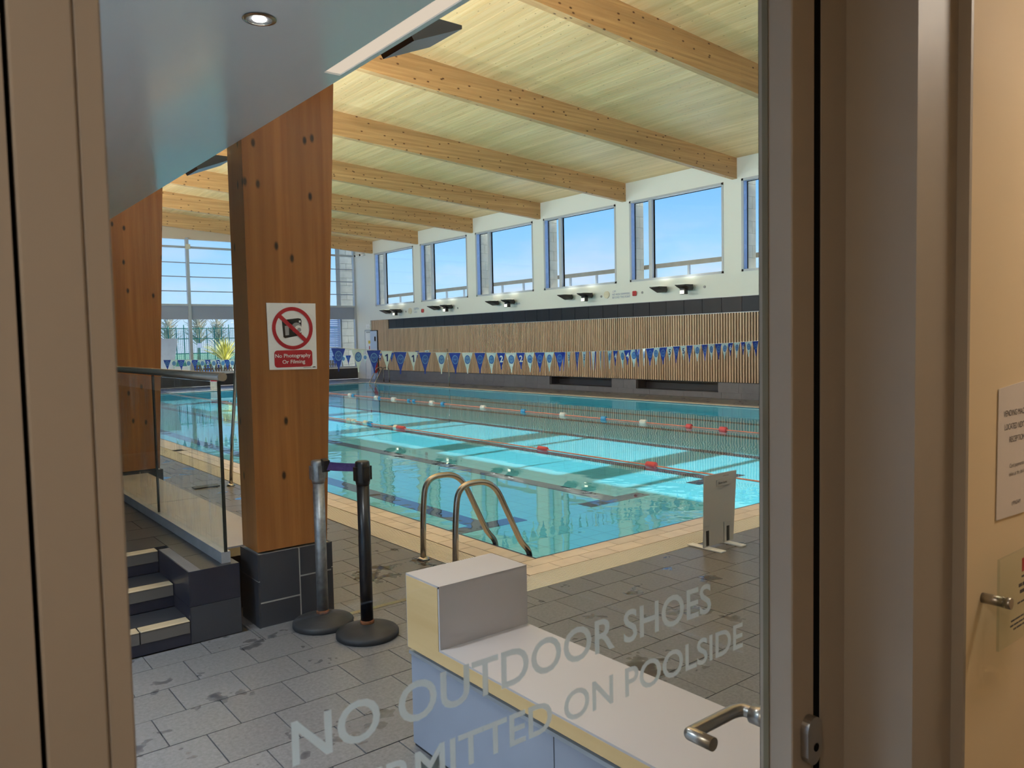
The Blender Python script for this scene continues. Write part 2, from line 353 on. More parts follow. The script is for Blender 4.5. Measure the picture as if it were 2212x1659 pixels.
ma = N(t, 'ShaderNodeMixShader'); ma.inputs[0].default_value = 0.3; t.links.new(tl.outputs[0], ma.inputs[1]); t.links.new(dfs.outputs[0], ma.inputs[2])
mb = N(t, 'ShaderNodeMixShader'); mb.inputs[0].default_value = 0.12; t.links.new(ma.outputs[0], mb.inputs[1]); t.links.new(trn.outputs[0], mb.inputs[2]); t.links.new(mb.outputs[0], out.inputs[0]); M['vinyl'] = m
M['wall_text'] = plain('wall_lettering_blue', rgb(122, 140, 178), 0.6, var=0.01)
M['speaker'] = plain('speaker_cream', rgb(216, 208, 184), 0.6)
M['stone'] = plain('cream_stone', rgb(214, 204, 180), 0.8, var=0.06, rnd=0.07, nscale=3, bump=0.2)
M['stone_joint'] = plain('stone_joint', rgb(158, 150, 132), 0.9)
M['blind'] = plain('blind_grey', rgb(150, 158, 176), 0.7, var=0.01)
M['header'] = plain('header_panel', rgb(208, 186, 160), 0.6, var=0.02)
M['louvre'] = plain('louvre_white', rgb(206, 216, 232), 0.5, var=0.01)
M['ground'] = plain('outdoor_paving', rgb(206, 202, 192), 0.85, var=0.06, nscale=0.6)
M['grass'] = plain('outdoor_turf', rgb(120, 158, 120), 0.9, var=0.15, nscale=0.8)
M['bluecover'] = plain('blue_court_surface', rgb(40, 104, 176), 0.6, var=0.06, nscale=1)
M['railcap'] = plain('rail_cap_taupe', rgb(150, 142, 130), 0.6)
M['bronze'] = plain('glazing_bead_olive', rgb(110, 104, 84), 0.5)
M['fence_green'] = plain('fence_green', rgb(24, 128, 104), 0.5)
M['leaf_yellow'] = plain('phormium_leaf', rgb(228, 222, 120), 0.45, var=0.15, nscale=2, rnd=0.15)
M['leaf_tree'] = plain('bare_tree_twig', rgb(196, 184, 160), 0.9, var=0.2, nscale=2)
M['fence_wood'] = plain('weathered_fence_board', rgb(124, 108, 90), 0.8, var=0.15, nscale=5, rnd=0.2)
M['yellow'] = plain('sign_yellow', rgb(232, 200, 60), 0.5)
M['door_blue'] = plain('door_leaf_paleblue', rgb(186, 200, 224), 0.4, var=0.01)
M['led_white'] = emit('downlight_led', (1.0, 0.97, 0.92, 1), 60.0)
M['led_warm'] = emit('led_strip_warm', (1.0, 0.82, 0.66, 1), 0.55)
M['led_flood'] = emit('floodlight_led', (0.95, 1.0, 0.72, 1), 2.2)

# deck tile: dark grey porcelain with wet patches
m, t, b, out = newmat('deck_tile_porcelain'); vec = coords(t, world=True)
n1 = noise(t, vec, 60.0, 2.0, 0.7); n3 = noise(t, vec, 2.6, 4.0, 0.62)
oi = N(t, 'ShaderNodeObjectInfo'); c_ = mixc(t, mrange(t, n1, 0.3, 0.7), rgb(100, 98, 100), rgb(124, 122, 123))
hs = N(t, 'ShaderNodeHueSaturation'); t.links.new(mrange(t, oi.outputs['Random'], 0, 1, 0.93, 1.07), hs.inputs['Value']); t.links.new(c_, hs.inputs['Color'])
wet = mrange(t, n3, 0.585, 0.64); c2 = mixc(t, wet, hs.outputs[0], rgb(76, 75, 78)); t.links.new(c2, b.inputs['Base Color'])
t.links.new(mrange(t, wet, 0, 1, 0.34, 0.07), b.inputs['Roughness'])
M['deck_tile'] = m
# pool floor: pale blue small tiles
m, t, b, out = newmat('pool_tile_blue'); vec = coords(t, world=True)
br = N(t, 'ShaderNodeTexBrick'); br.offset = 0.0; br.inputs['Scale'].default_value = 1.0; br.inputs['Brick Width'].default_value = 0.25; br.inputs['Row Height'].default_value = 0.25
br.inputs['Mortar Size'].default_value = 0.006; br.inputs['Color1'].default_value = rgb(100, 218, 248); br.inputs['Color2'].default_value = rgb(106, 222, 250); br.inputs['Mortar'].default_value = rgb(84, 188, 222)
t.links.new(vec, br.inputs['Vector']); t.links.new(br.outputs['Color'], b.inputs['Base Color']); b.inputs['Roughness'].default_value = 0.4
M['pool_tile'] = m
M['lane_line'] = plain('lane_tile_navy', rgb(22, 28, 58), 0.4, var=0.12, nscale=24)
# water
m = bpy.data.materials.new('pool_water'); m.use_nodes = True; t = m.node_tree; t.nodes.clear(); out = t.nodes.new('ShaderNodeOutputMaterial')
tr = N(t, 'ShaderNodeBsdfTransparent'); tr.inputs['Color'].default_value = (0.86, 0.98, 1.0, 1); gl = N(t, 'ShaderNodeBsdfGlossy'); gl.inputs['Roughness'].default_value = 0.015
fr = N(t, 'ShaderNodeFresnel'); fr.inputs['IOR'].default_value = 1.62
vec = coords(t, world=True); na = noise(t, vec, 3.2, 2.0, 0.55); nb = noise(t, vec, 0.35, 0.0)
hm = N(t, 'ShaderNodeMath', operation='MULTIPLY'); t.links.new(na, hm.inputs[0]); t.links.new(mrange(t, nb, 0.42, 0.62, 0.06, 1.0), hm.inputs[1])
bp = N(t, 'ShaderNodeBump'); bp.inputs['Strength'].default_value = 0.10; bp.inputs['Distance'].default_value = 0.05; t.links.new(hm.outputs[0], bp.inputs['Height'])
t.links.new(bp.outputs[0], gl.inputs['Normal']); t.links.new(bp.outputs[0], fr.inputs['Normal'])
mxs = N(t, 'ShaderNodeMixShader'); t.links.new(front_only(t, fr.outputs[0]), mxs.inputs[0]); t.links.new(tr.outputs[0], mxs.inputs[1]); t.links.new(gl.outputs[0], mxs.inputs[2]); t.links.new(mxs.outputs[0], out.inputs[0])
M['water'] = m

# ------------------------------------------------------------------ key dimensions (metres)
XW = 16.45                     # window wall face
PX0, PX1, PY0, PY1 = 3.62, 14.85, 4.33, 28.3   # pool basin
YF = 32.0                      # far glazed wall
YN = 0.92                      # hall side of the near wall
BAY = 3.70
TILT = math.tan(R_(3.75))
def roofz(x): return 5.92 + (XW-x)*TILT
BY = [0.63+BAY*k for k in range(9)]   # beam near faces

# ------------------------------------------------------------------ floor and pool
floor = empty('floor', (0, 0, 0), kind='structure')
boxes('slab', [(-3, PX0-0.57, YN, YF, -0.12, -0.012), (PX0-0.57, 17.0, YN, PY0-0.55, -0.12, -0.012), (PX1+0.24, 17.0, PY0-0.55, YF, -0.12, -0.012), (PX0-0.57, PX1+0.24, PY1+0.24, YF, -0.12, -0.012)], M['grout'], floor)
T = 0.2886
def tile_rows():
    out = []
    for r in range(-10, 100):
        y0 = 3.545+0.2835*(r-1); y1 = y0+0.2835; off = 1.083+(0.0 if r % 2 == 0 else T/2)
        for c in range(-16, 56):
            x0 = off+T*c; out.append((x0, x0+T, y0, y1))
    return out
cand = []; rest = []
RB = 3.545; RC = 3.545+0.2835*2
regs = [(-3, 16.4, YN, RB), (-3, PX0-0.58, RB, RC), (PX0-0.58, 16.4, RB, PY0-0.55), (-3, 1.50, RC, 4.312), (1.50, PX0-0.58, RC, YF-0.07), (PX1+0.25, 16.4, PY0-0.55, YF-0.07), (PX0-0.58, PX1+0.25, PY1+0.25, YF-0.07)]
for x0, x1, y0, y1 in tile_rows():
    for (a, b_, c, d) in regs:
        xa, xb, ya, yb = max(x0, a), min(x1, b_), max(y0, c), min(y1, d)
        if xb-xa < 0.012 or yb-ya < 0.012: continue
        p = proj(((xa+xb)/2, (ya+yb)/2, 0)); area = 0
        if p and 250 < p[0] < 1720 and p[1] < 1740: area = (xb-xa)*(yb-ya)/(p[2]**2)
        (cand if area > 0 else rest).append((area, xa, xb, ya, yb))
cand.sort(reverse=True)
g = 0.0025
for a, x0, x1, y0, y1 in cand[:300]:
    box('deck_tile', x0+g, x1-g, y0+g, y1-g, -0.012, random.uniform(-0.0008, 0.0004), M['deck_tile'], floor)
tag(boxes('deck_tile_field', [(x0+g, x1-g, y0+g, y1-g, -0.012, 0.0) for a, x0, x1, y0, y1 in cand[300:]+rest], M['deck_tile'], floor), kind='stuff')
# beige coping tiles, two rows, and ivory overflow grating
def coping_near(y0, y1, off):
    x = PX0-0.30+off
    while x < 9.0:
        box('coping_tile', max(x, PX0-0.30)+0.003, x+T-0.003, y0+0.003, y1-0.003, -0.012, 0.0, M['coping'], floor); x += T
coping_near(4.035, 4.18, 0.0); coping_near(4.18, 4.318, -T/2)
def coping_left(x0, x1, off):
    y = PY0+off
    while y < 12.5:
        box('coping_tile', x0+0.003, x1-0.003, max(y, 4.32)+0.003, y+T-0.003, -0.012, 0.0, M['coping'], floor); y += T
coping_left(3.32, 3.465, 0.0); coping_left(3.465, 3.605, -T/2)
boxes('coping_strip', [(9.0, PX1+0.02, 4.035, 4.318, -0.012, 0.0), (3.32, 3.605, 12.5, PY1, -0.012, 0.0), (PX1+0.015, PX1+0.25, 4.035, PY1+0.25, -0.012, 0.0), (3.32, PX1+0.015, PY1+0.015, PY1+0.25, -0.012, 0.0)], M['coping'], floor)
boxes('coping_bed', [(3.32, 14.9, 4.035, 4.325, -0.2, -0.0125), (3.32, 3.615, 4.3, PY1+0.2, -0.2, -0.0125)], M['grout'], floor)
bars = []
for k in range(13):
    yy = 3.795+k*0.0185; bars.append((3.06+0.0185*k, 14.9, yy, yy+0.0105, -0.016, -0.001))
    xx = 3.06+k*0.0195; bars.append((xx, xx+0.011, 3.80+0.0185*k, PY1, -0.016, -0.001))
for k in range(45): bars.append((3.3+k*0.26, 3.312+k*0.26, 3.795, 4.03, -0.018, -0.004))
for k in range(90): bars.append((3.06, 3.312, 4.1+k*0.26, 4.112+k*0.26, -0.018, -0.004))
tag(boxes('overflow_grating', bars, M['grate'], floor), kind='stuff')
boxes('grating_bed', [(3.05, 14.9, 3.78, 4.035, -0.1, -0.02), (3.05, 3.32, 3.78, PY1, -0.1, -0.02)], M['grate'], floor)
boxes('pool_edge_strip', [(PX0-0.02, PX1+0.02, PY0-0.012, PY0+0.012, -0.10, -0.004), (PX0-0.012, PX0+0.012, PY0, PY1, -0.10, -0.004)], M['edge_blue'], floor)
boxes('reflection_strip', [(2.02, 2.62, 4.150, 4.192, -0.012, 0.002)], M['steel'], floor)  # steel strip standing in for a bright reflected streak on the floor

DEP = -0.26
basin = empty('pool_basin', (PX0, PY0, DEP), 'pale turquoise tiled swimming pool basin under the water', 'pool', kind='structure')
boxes('basin_floor', [(PX0-0.1, PX1+0.1, PY0-0.1, PY1+0.1, DEP-0.1, DEP)], M['pool_tile'], basin)
boxes('basin_wall', [(PX0-0.1, PX0, PY0-0.1, PY1+0.1, DEP, -0.10), (PX1, PX1+0.1, PY0-0.1, PY1+0.1, DEP, -0.03), (PX0, PX1, PY0-0.1, PY0, DEP, -0.10), (PX0, PX1, PY1, PY1+0.1, DEP, -0.03)], M['pool_tile'], basin)
LW = (PX1-PX0)/6
for k in range(6):
    xc = PX0+LW*(k+0.5)
    boxes('lane_marking', [(xc-0.11, xc+0.11, 6.35, 26.4, DEP, DEP+0.004), (xc-0.48, xc+0.48, 6.15, 6.36, DEP, DEP+0.004), (xc-0.48, xc+0.48, 26.4, 26.6, DEP, DEP+0.004)], M['lane_line'], basin)
wv = poly('pool_water', [(PX0, PY0, -0.028), (PX1, PY0, -0.028), (PX1, PY1, -0.028), (PX0, PY1, -0.028)], [(0, 1, 2, 3)], M['water'])
tag(wv, 'clear turquoise water filling the swimming pool', 'water', kind='stuff')

# ------------------------------------------------------------------ window wall (right)
wr = empty('wall_right', (XW, 16, 0), kind='structure')
win = [(11.6+BAY*k-3.17, 11.6+BAY*k) for k in range(-2, 6)]    # (near edge, far edge) in Y
WZ0, WZ1 = 3.15, 5.40
parts = [(XW, XW+0.22, YN, YF+0.2, 2.56, WZ0), (XW, XW+0.22, YN, YF+0.2, WZ1, 6.05)]
prev = YN
for a, b_ in win:
    if a > prev: parts.append((XW, XW+0.22, prev, a, WZ0, WZ1))
    prev = b_
parts.append((XW, XW+0.22, prev, YF+0.2, WZ0, WZ1))
parts.append((XW, XW+0.22, 30.62, YF+0.2, 0.0, 2.56))
boxes('upper_render', parts, M['white_wall'], wr)
boxes('backing', [(XW+0.06, XW+0.22, YN, 30.62, 0.0, 2.56)], M['slat_back'], wr)
y = 8.6; k = 0
while y < 29.0:
    box('band_tile', XW-0.004, XW+0.06, y+0.004, y+0.592, 2.165, 2.548, M['band_tile'], wr); y += 0.6
boxes('band_tile_end', [(XW-0.004, XW+0.06, YN, 8.596, 2.165, 2.548)], M['band_tile'], wr)
boxes('metal_trim', [(XW-0.012, XW+0.05, YN, 29.05, 2.150, 2.166), (XW-0.012, XW+0.05, YN, 30.6, 2.549, 2.562)], M['trim'], wr)
boxes('base_shadow_trim', [(XW-0.015, XW+0.05, YN, 30.0, 0.398, 0.416)], M['trim_dark'], wr)
y = 8.7
while y < 30.55:
    top = 2.148 if y < 29.05 else 2.548
    bot = 0.418 if y < 30.0 else 2.12
    box('slat', XW-0.012, XW+0.035, y, y+0.035, bot, top, M['slat'], wr); y += 0.081
# tiled plinth with two recessed seats
ny = [(12.3, 15.1), (16.05, 18.8)]
def plinth_row(z0, z1, skip):
    y = 8.6; i = 0
    while y < 30.0:
        y1 = min(y+0.6, 30.0)
        if not (skip and any(a-0.01 < (y+y1)/2 < b_+0.01 for a, b_ in ny)):
            box('plinth_tile', XW-0.03, XW+0.06, y+0.002, y1-0.002, z0+0.001, z1-0.001, M['grey_tile'], wr)
        y = y1
plinth_row(0.0, 0.15, False)
for a, b_ in [(8.6, 12.3), (15.1, 16.05), (18.8, 30.0)]:
    n = max(1, round((b_-a)/0.6))
    for i in range(n): box('plinth_tile', XW-0.03, XW+0.06, a+(b_-a)*i/n+0.002, a+(b_-a)*(i+1)/n-0.002, 0.151, 0.398, M['grey_tile'], wr)
for a, b_ in ny:
    boxes('seat_recess', [(XW+0.05, XW+0.4, a, b_, 0.10, 0.152), (XW+0.4, XW+0.42, a, b_, 0.152, 0.40), (XW+0.06, XW+0.42, a-0.02, a, 0.152, 0.40), (XW+0.06, XW+0.42, b_, b_+0.02, 0.152, 0.40)], M['dark_tile'], wr)
# cut the backing behind the recesses: rebuilt as pieces
bpy.data.objects.remove([o for o in wr.children if o.name.startswith('backing')][0])
bk = [(XW+0.06, XW+0.22, YN, 30.62, 0.40, 2.56), (XW+0.06, XW+0.22, YN, 12.28, 0, 0.40), (XW+0.06, XW+0.22, 15.12, 16.03, 0, 0.40), (XW+0.06, XW+0.22, 18.82, 30.62, 0, 0.40), (XW+0.06, XW+0.22, 12.28, 15.12, 0, 0.15), (XW+0.06, XW+0.22, 16.03, 18.82, 0, 0.15), (XW+0.22, XW+0.5, YN, 30.62, 0, 0.10), (XW+0.22, XW+0.5, YN, 30.62, 0.40, 0.6)]
boxes('backing', bk, M['slat_back'], wr)

# windows of the right wall
for k, (a, b_) in enumerate(win):
    if k < 1: continue
    wn = empty('window_%d' % k, (XW, (a+b_)/2, WZ0), kind='structure'); fz0, fz1 = WZ0, WZ1
    boxes('window_frame', [(XW-0.012, XW+0.16, a, a+0.055, fz0, fz1), (XW-0.012, XW+0.02, b_-0.055, b_, fz0, fz1), (XW-0.012, XW+0.16, a, b_, fz0, fz0+0.055), (XW-0.012, XW+0.16, a, b_, fz1-0.055, fz1)], M['winframe'], wn)
    box('jamb_lining', XW+0.02, XW+0.16, b_-0.055, b_, fz0+0.055, fz1-0.055, M['winjamb_skylit'], wn)
    box('mullion', XW+0.05, XW+0.17, b_-0.78, b_-0.66, fz0+0.055, fz1-0.055, M['winframe'], wn)
    boxes('gasket', [(XW+0.12, XW+0.165, b_-0.795, b_-0.78, fz0+0.055, fz1-0.055), (XW+0.15, XW+0.165, b_-0.07, b_-0.055, fz0+0.055, fz1-0.055), (XW+0.15, XW+0.165, a, b_, fz1-0.068, fz1-0.055)], M['gasket'], wn)
    box('pane', XW+0.150, XW+0.156, a+0.05, b_-0.77, fz0+0.05, fz1-0.05, M['winglass'], wn)
    box('pane', XW+0.150, XW+0.156, b_-0.67, b_-0.06, fz0+0.05, fz1-0.05, M['winglass'], wn)
    area_light('window_portal', (XW+0.25, (a+b_)/2, (fz0+fz1)/2), (-1, 0, 0), fz1-fz0, b_-a, 1.0, portal=True)
    # stone fin outside, far side of the window
    if k >= 2:
        fin = empty('stone_pier', (XW+0.3, b_+0.25, 2.6), None, 'pier', 'stone piers outside the clerestory windows')
        fin['label'] = 'cream stone pier seen through the ' + ['', '', 'part-hidden clerestory window at the door frame', 'nearest full clerestory window', 'second full clerestory window from the door frame', 'third full clerestory window from the door frame', 'fourth full clerestory window from the door frame', 'clerestory window nearest the far end'][k]
        z = 2.6; r = 0
        while z < 5.5:
            if r % 2 == 0: box('stone_block', XW+0.222, XW+0.54, b_-0.04, b_+0.5, z, z+0.295, M['stone'], fin, 0.006)
            else:
                box('stone_block', XW+0.222, XW+0.38, b_-0.04, b_+0.5, z, z+0.295, M['stone'], fin, 0.006); box('stone_block', XW+0.385, XW+0.54, b_-0.04, b_+0.5, z, z+0.295, M['stone'], fin, 0.006)
            z += 0.3; r += 1
        box('joint_core', XW+0.225, XW+0.532, b_-0.034, b_+0.494, 2.6, 5.58, M['stone_joint'], fin)
rail = empty('guard_rail', (17.05, 16, 2.6), 'brown-grey flat guard rail running outside all the clerestory windows', 'railing')
box('top_rail', 17.02, 17.10, 6.0, 31.5, 3.52, 3.64, M['railcap'], rail)
for k in range(22): box('post', 17.03, 17.09, 6.6+k*1.18, 6.66+k*1.18, 2.6, 3.52, M['winframe'], rail)

# ------------------------------------------------------------------ roof, beams, ceiling boards
ceil = empty('ceiling', (9, 16, 6), kind='structure')
nb = 136; bw = (XW-1.5)/nb; bx0 = 1.5; me = None
for k in range(nb):
    xc = bx0+bw*(k+0.5); zc = roofz(xc)+0.02+random.uniform(0, 0.002)
    if me is None:
        o = box('ceiling_board', xc-bw/2+0.0015, xc+bw/2-0.0015, YN, YF+0.1, zc-0.018, zc+0.018, M['board'], ceil); me = o.data
    else: o = link('ceiling_board', me, (xc, (YN+YF+0.1)/2, zc), ceil)
    o.rotation_euler = (0, math.atan(TILT), 0)
poly('roof_deck', [(-3.2, YN-0.3, roofz(-3.2)+0.10), (16.66, YN-0.3, roofz(16.66)+0.10), (16.66, YF+0.3, roofz(16.66)+0.10), (-3.2, YF+0.3, roofz(-3.2)+0.10), (-3.2, YN-0.3, roofz(-3.2)+0.3), (16.66, YN-0.3, roofz(16.66)+0.3), (16.66, YF+0.3, roofz(16.66)+0.3), (-3.2, YF+0.3, roofz(-3.2)+0.3)], BF, M['board'], ceil)
ordn = ['nearest the door', 'second from the door', 'third from the door', 'fourth from the door', 'fifth from the door', 'sixth from the door', 'seventh from the door', 'eighth from the door, by the far glazing']
for k, y0 in enumerate(BY[1:]):
    y1 = y0+0.14; xa, xb = 1.5, XW+0.02
    zt = [roofz(xa)+0.01, roofz(xb)+0.01]; zb = [roofz(xa)-0.5, roofz(xb)-0.5]
    o = poly('timber_beam', [(xa, y0, zb[0]), (xb, y0, zb[1]), (xb, y1, zb[1]), (xa, y1, zb[0]), (xa, y0, zt[0]), (xb, y0, zt[1]), (xb, y1, zt[1]), (xa, y1, zt[0])], BF, M['beam'])
    tag(o, 'laminated timber roof beam across the pool, ' + ordn[k], 'beam', 'roof beams over the pool')

# ------------------------------------------------------------------ left side: soffit, bulkhead, left wall
SX, SZ = 1.50, 2.68
sof = empty('ceiling_soffit', (0, 16, SZ), kind='structure')
boxes('soffit_panel', [(-3, SX-0.09, YN, 9.2, SZ, SZ+0.1), (-3, SX-0.09, 9.2, YF, SZ, SZ+0.1), (SX-0.02, SX, YN, YF, SZ, SZ+0.1), (SX-0.09, SX-0.02, 2.95, YF, SZ, SZ+0.1), (SX-0.09, SX-0.02, YN, 2.95, SZ+0.06, SZ+0.1)], M['soffit'], sof)
box('light_strip', SX-0.088, SX-0.022, YN+0.02, 2.94, SZ+0.004, SZ+0.055, M['led_warm'], sof)
boxes('bulkhead', [(SX-0.12, SX, YN, YF, SZ+0.1, roofz(SX)+0.15)], M['white_wall'], sof)
wl = empty('wall_left', (-3, 16, 0), kind='structure')
boxes('wall_panel', [(-3.2, -3.0, YN-0.2, 1.3, 0, 2.8), (-3.2, -3.0, 4.1, YF, 0, 2.8), (-3.2, -3.0, 1.3, 4.1, 2.5, 2.8), (-3.2, -3, 1.3, 4.1, 0, 0.1)], M['white_wall'], wl)
w9 = empty('window_9', (-3.0, 2.7, 0.1), kind='structure')
boxes('window_frame', [(-3.1, -3.0, 1.3, 1.36, 0.1, 2.5), (-3.1, -3.0, 4.04, 4.1, 0.1, 2.5), (-3.1, -3.0, 2.67, 2.73, 0.1, 2.5), (-3.1, -3.0, 1.3, 4.1, 0.1, 0.16), (-3.1, -3.0, 1.3, 4.1, 2.44, 2.5)], M['winframe'], w9)
box('pane', -3.055, -3.049, 1.36, 2.67, 0.16, 2.44, M['winglass'], w9); box('pane', -3.055, -3.049, 2.73, 4.04, 0.16, 2.44, M['winglass'], w9)
area_light('left_window_portal', (-3.15, 2.7, 1.3), (1, 0, 0), 2.4, 2.8, 1.0, portal=True)

def downlight(x, y, label):
    d = empty('downlight', (x, y, SZ), label, 'light', 'soffit downlights')
    v, f = [], []
    for r, z in ((0.055, SZ-0.004), (0.042, SZ-0.006), (0.042, SZ+0.0)):
        for k in range(24): v.append((x+r*math.cos(k*math.pi/12), y+r*math.sin(k*math.pi/12), z))
    for i in range(2):
        for k in range(24): f.append((i*24+k, i*24+(k+1) % 24, (i+1)*24+(k+1) % 24, (i+1)*24+k))
    poly('bezel', v, f, M['steel'], d)
    lathe('reflector', [(0.041, SZ-0.0025), (0.041, SZ-0.0015)], x, y, M['trim'], d, 24, False); lathe('lens', [(0.021, SZ-0.0045), (0.021, SZ-0.003)], x, y, M['led_white'], d, 24, False)
    l = bpy.data.lights.new('downlight_lamp', 'SPOT'); l.energy = DOWN_W*4; l.spot_size = R_(110); l.spot_blend = 0.6; l.shadow_soft_size = 0.04; l.color = (0.96, 0.98, 1.0)
    lo = bpy.data.objects.new('downlight_lamp', l); COL.objects.link(lo); lo.location = (x, y, SZ-0.02)
downlight(1.013, 2.589, 'small round recessed downlight shining in the grey soffit')
for k_, (x_, y_) in enumerate(((-1.3, 1.9), (-1.3, 3.4))):  # unseen panels added as cool fill for the near-left floor
    lp = empty('added_light_panel', (x_, y_, SZ), 'added unseen ceiling light panel left of the door, ' + ('near the door wall' if k_ == 0 else 'near the steps'), 'light', 'added soffit light panels')
    boxes('added_panel_frame', [(x_-0.32, x_-0.30, y_-0.32, y_+0.32, SZ-0.012, SZ), (x_+0.30, x_+0.32, y_-0.32, y_+0.32, SZ-0.012, SZ), (x_-0.3, x_+0.3, y_-0.32, y_-0.30, SZ-0.012, SZ), (x_-0.3, x_+0.3, y_+0.30, y_+0.32, SZ-0.012, SZ)], M['white_plastic'], lp)
    pl_ = area_light('added_panel_lamp', (x_, y_, SZ-0.014), (0, 0, -1), 0.58, 0.58, PANEL_W, (0.74, 0.87, 1.0)); pl_.data.spread = R_(124)

def floodlight(name, tipx, dirx, yc, ztop, label, group, lamp, arm_to, power, spot=False):
    # wedge body: flat lit top, slanted underside, tip pointing along dirx
    f = empty(name, (arm_to, yc, ztop-0.1), label, 'floodlight', group)
    L = 0.33; h = 0.15; x0 = tipx-dirx*L; y0, y1 = yc-0.165, yc+0.165
    prism('body', [(tipx, ztop), (tipx, ztop-0.02), (x0+dirx*0.02, ztop-h), (x0, ztop-h+0.03), (x0, ztop)], 'y', y0, y1, M['blackmetal'], f)
    box('lens', min(x0, tipx)+0.03, max(x0, tipx)-0.03, y0+0.03, y1-0.03, ztop-0.001, ztop+0.004, M['led_flood'], f)
    tube('knuckle', [(x0-dirx*0.03, y0+0.05, ztop-0.08), (x0-dirx*0.03, y1-0.05, ztop-0.08)], 0.05, M['blackplastic'], f, 16)
    box('arm', min(arm_to, x0), max(arm_to, x0), yc-0.03, yc+0.03, ztop-0.10, ztop-0.06, M['blackplastic'], f)
    if spot:
        xc = tipx-dirx*0.16
        box('spot_head', xc-0.07, xc+0.07, yc-0.08, yc+0.08, ztop-h-0.10, ztop-h+0.045, M['blackmetal'], f, 0.01)
        prism('spot_lens', [(xc-0.075, ztop-h-0.005), (xc-0.079, ztop-h-0.005), (xc-0.079, ztop-h-0.09), (xc-0.075, ztop-h-0.09)], 'y', yc-0.065, yc+0.065, M['led_flood'], f)
    if lamp: area_light('uplight_lamp', (tipx-dirx*0.17, yc, ztop+(0.11 if dirx > 0 else 0.06)), ((0.7 if dirx > 0 else -0.3), 0, 1), 0.26, 0.27, power, (0.97, 0.985, 1.0))
    return f
bayn = {0: 'under the nearest full window', 1: 'under the second full window', 2: 'under the third full window', 3: 'under the fourth full window', 4: 'under the farthest window'}
for k in range(-1, 5):
    ya = 14.02+BAY*k; yb = 13.15+BAY*k
    nm = bayn.get(k, 'hidden behind the door frame')
    floodlight('floodlight', XW-0.46, -1, ya, 2.93, 'black wedge-shaped uplighter ' + nm, 'floodlights on the window wall', True, XW, LAMP_WALL)
    floodlight('floodlight', XW-0.46, -1, yb, 2.93, 'black uplighter with a lit spot below it ' + nm, 'floodlights on the window wall', True, XW, LAMP_WALL, True)
for k, nm in enumerate(['by the light strip', 'between the two columns']):
    floodlight('floodlight', 2.55, 1, 3.763+BAY*k, 3.33, 'black wedge-shaped uplighter over the soffit edge ' + nm, 'floodlights along the soffit', True, SX, LAMP_SOFFIT)
for k in range(2, 7):
    floodlight('floodlight', 2.55, 1, 3.763+BAY*k, 3.33, 'black wedge-shaped uplighter over the soffit edge, ' + ['third', 'fourth', 'fifth', 'sixth', 'seventh'][k-2] + ' from the door', 'floodlights along the soffit', True, SX, LAMP_SOFFIT)

# ------------------------------------------------------------------ timber columns
def column(y0, label):
    c = empty('timber_column', (1.78, y0+0.12, 0), label, 'column', 'timber columns beside the pool')
    xa = 1.56; xb0 = 1.98; xb1 = 1.98+(6.3-0.43)*0.0515; d = 0.235
    poly('shaft', [(xa, y0, 0.43), (xb0, y0, 0.43), (xb0, y0+d, 0.43), (xa, y0+d, 0.43), (xa, y0, 6.3), (xb1, y0, 6.3), (xb1, y0+d, 6.3), (xa, y0+d, 6.3)], BF, M['column'], c)
    p = box('plinth_core', 1.553, 1.999, y0-0.0195, y0+d+0.0175, 0, 0.416, M['grout_pale'], c)
    e = 0.010; xs = 1.795
    for (xA, xB, zA, zB) in ((1.556, xs, 0.145, 0.42), (xs, 1.996, 0.255, 0.42), (1.556, xs, 0.0, 0.14), (xs, 1.996, 0.0, 0.25)):
        box('plinth_tile', xA+0.004, xB-0.004, y0-0.022, y0-0.010, zA+0.003, zB-0.001, M['dark_tile'], c)
    for (yA, yB, zA, zB) in ((y0-0.02, y0+d+0.02, 0.27, 0.42), (y0-0.02, y0+d+0.02, 0.0, 0.265)):
        box('plinth_tile', 1.55, 1.56, yA, yB, zA, zB, M['dark_tile'], c); box('plinth_tile', 1.992, 2.002, yA, yB, zA, zB, M['dark_tile'], c)
    return c
column(4.31, 'near knotty timber column with the no photography sign on it')
column(4.31+BAY, 'second timber column standing further back beyond the glass balustrade')

# ------------------------------------------------------------------ steps, platform, balustrade
st = empty('steps', (0.4, 4.4, 0), 'tiled steps with beige nosings rising to the raised terrace', 'steps')
for i in range(3):
    zb, zt = 0.1307*i, 0.1307*(i+1); y0 = 4.32+0.30*i
    box('riser', -3.0, 1.185, y0+0.006, y0+0.03, zb, zt-0.07, M['navy_tile'], st)
    for xa, xb in ((-3.0, 0.32), (0.32, 0.905), (0.905, 1.185)) if i != 0 else ((-3.0, 0.335), (0.335, 0.933), (0.933, 1.185)):
        box('nosing_front', xa+0.003, xb-0.003, y0, y0+0.03, zt-0.068, zt-0.008, M['nosing_face'], st)
        box('nosing', xa+0.003, xb-0.003, y0-0.004, y0+0.075, zt-0.008, zt, M['nosing'], st, 0.003)
    if i < 2: box('tread', -3.0, 1.185, y0+0.08, y0+0.30, zt-0.02, zt-0.002, M['dark_tile'], st)
    box('step_core', -3.0, 1.185, y0+0.03, y0+(0.33 if i < 2 else 0.074), zb, zt-0.02, M['grout'], st)
pf = empty('terrace', (1.3, 4.5, 0), 'raised grey tiled terrace carrying the glass balustrade', 'terrace')
box('terrace_core', 1.195, 1.45, 4.328, 4.95, 0, 0.38, M['grout'], pf)
box('terrace_core', -3.0, 1.45, 5.0, YF-1, 0, 0.38, M['grout'], pf)
box('face_tile', 1.19, 1.458, 4.32, 4.33, 0.20, 0.391, M['navy_tile'], pf); box('face_tile', 1.19, 1.458, 4.32, 4.33, 0.0, 0.198, M['dark_tile'], pf)
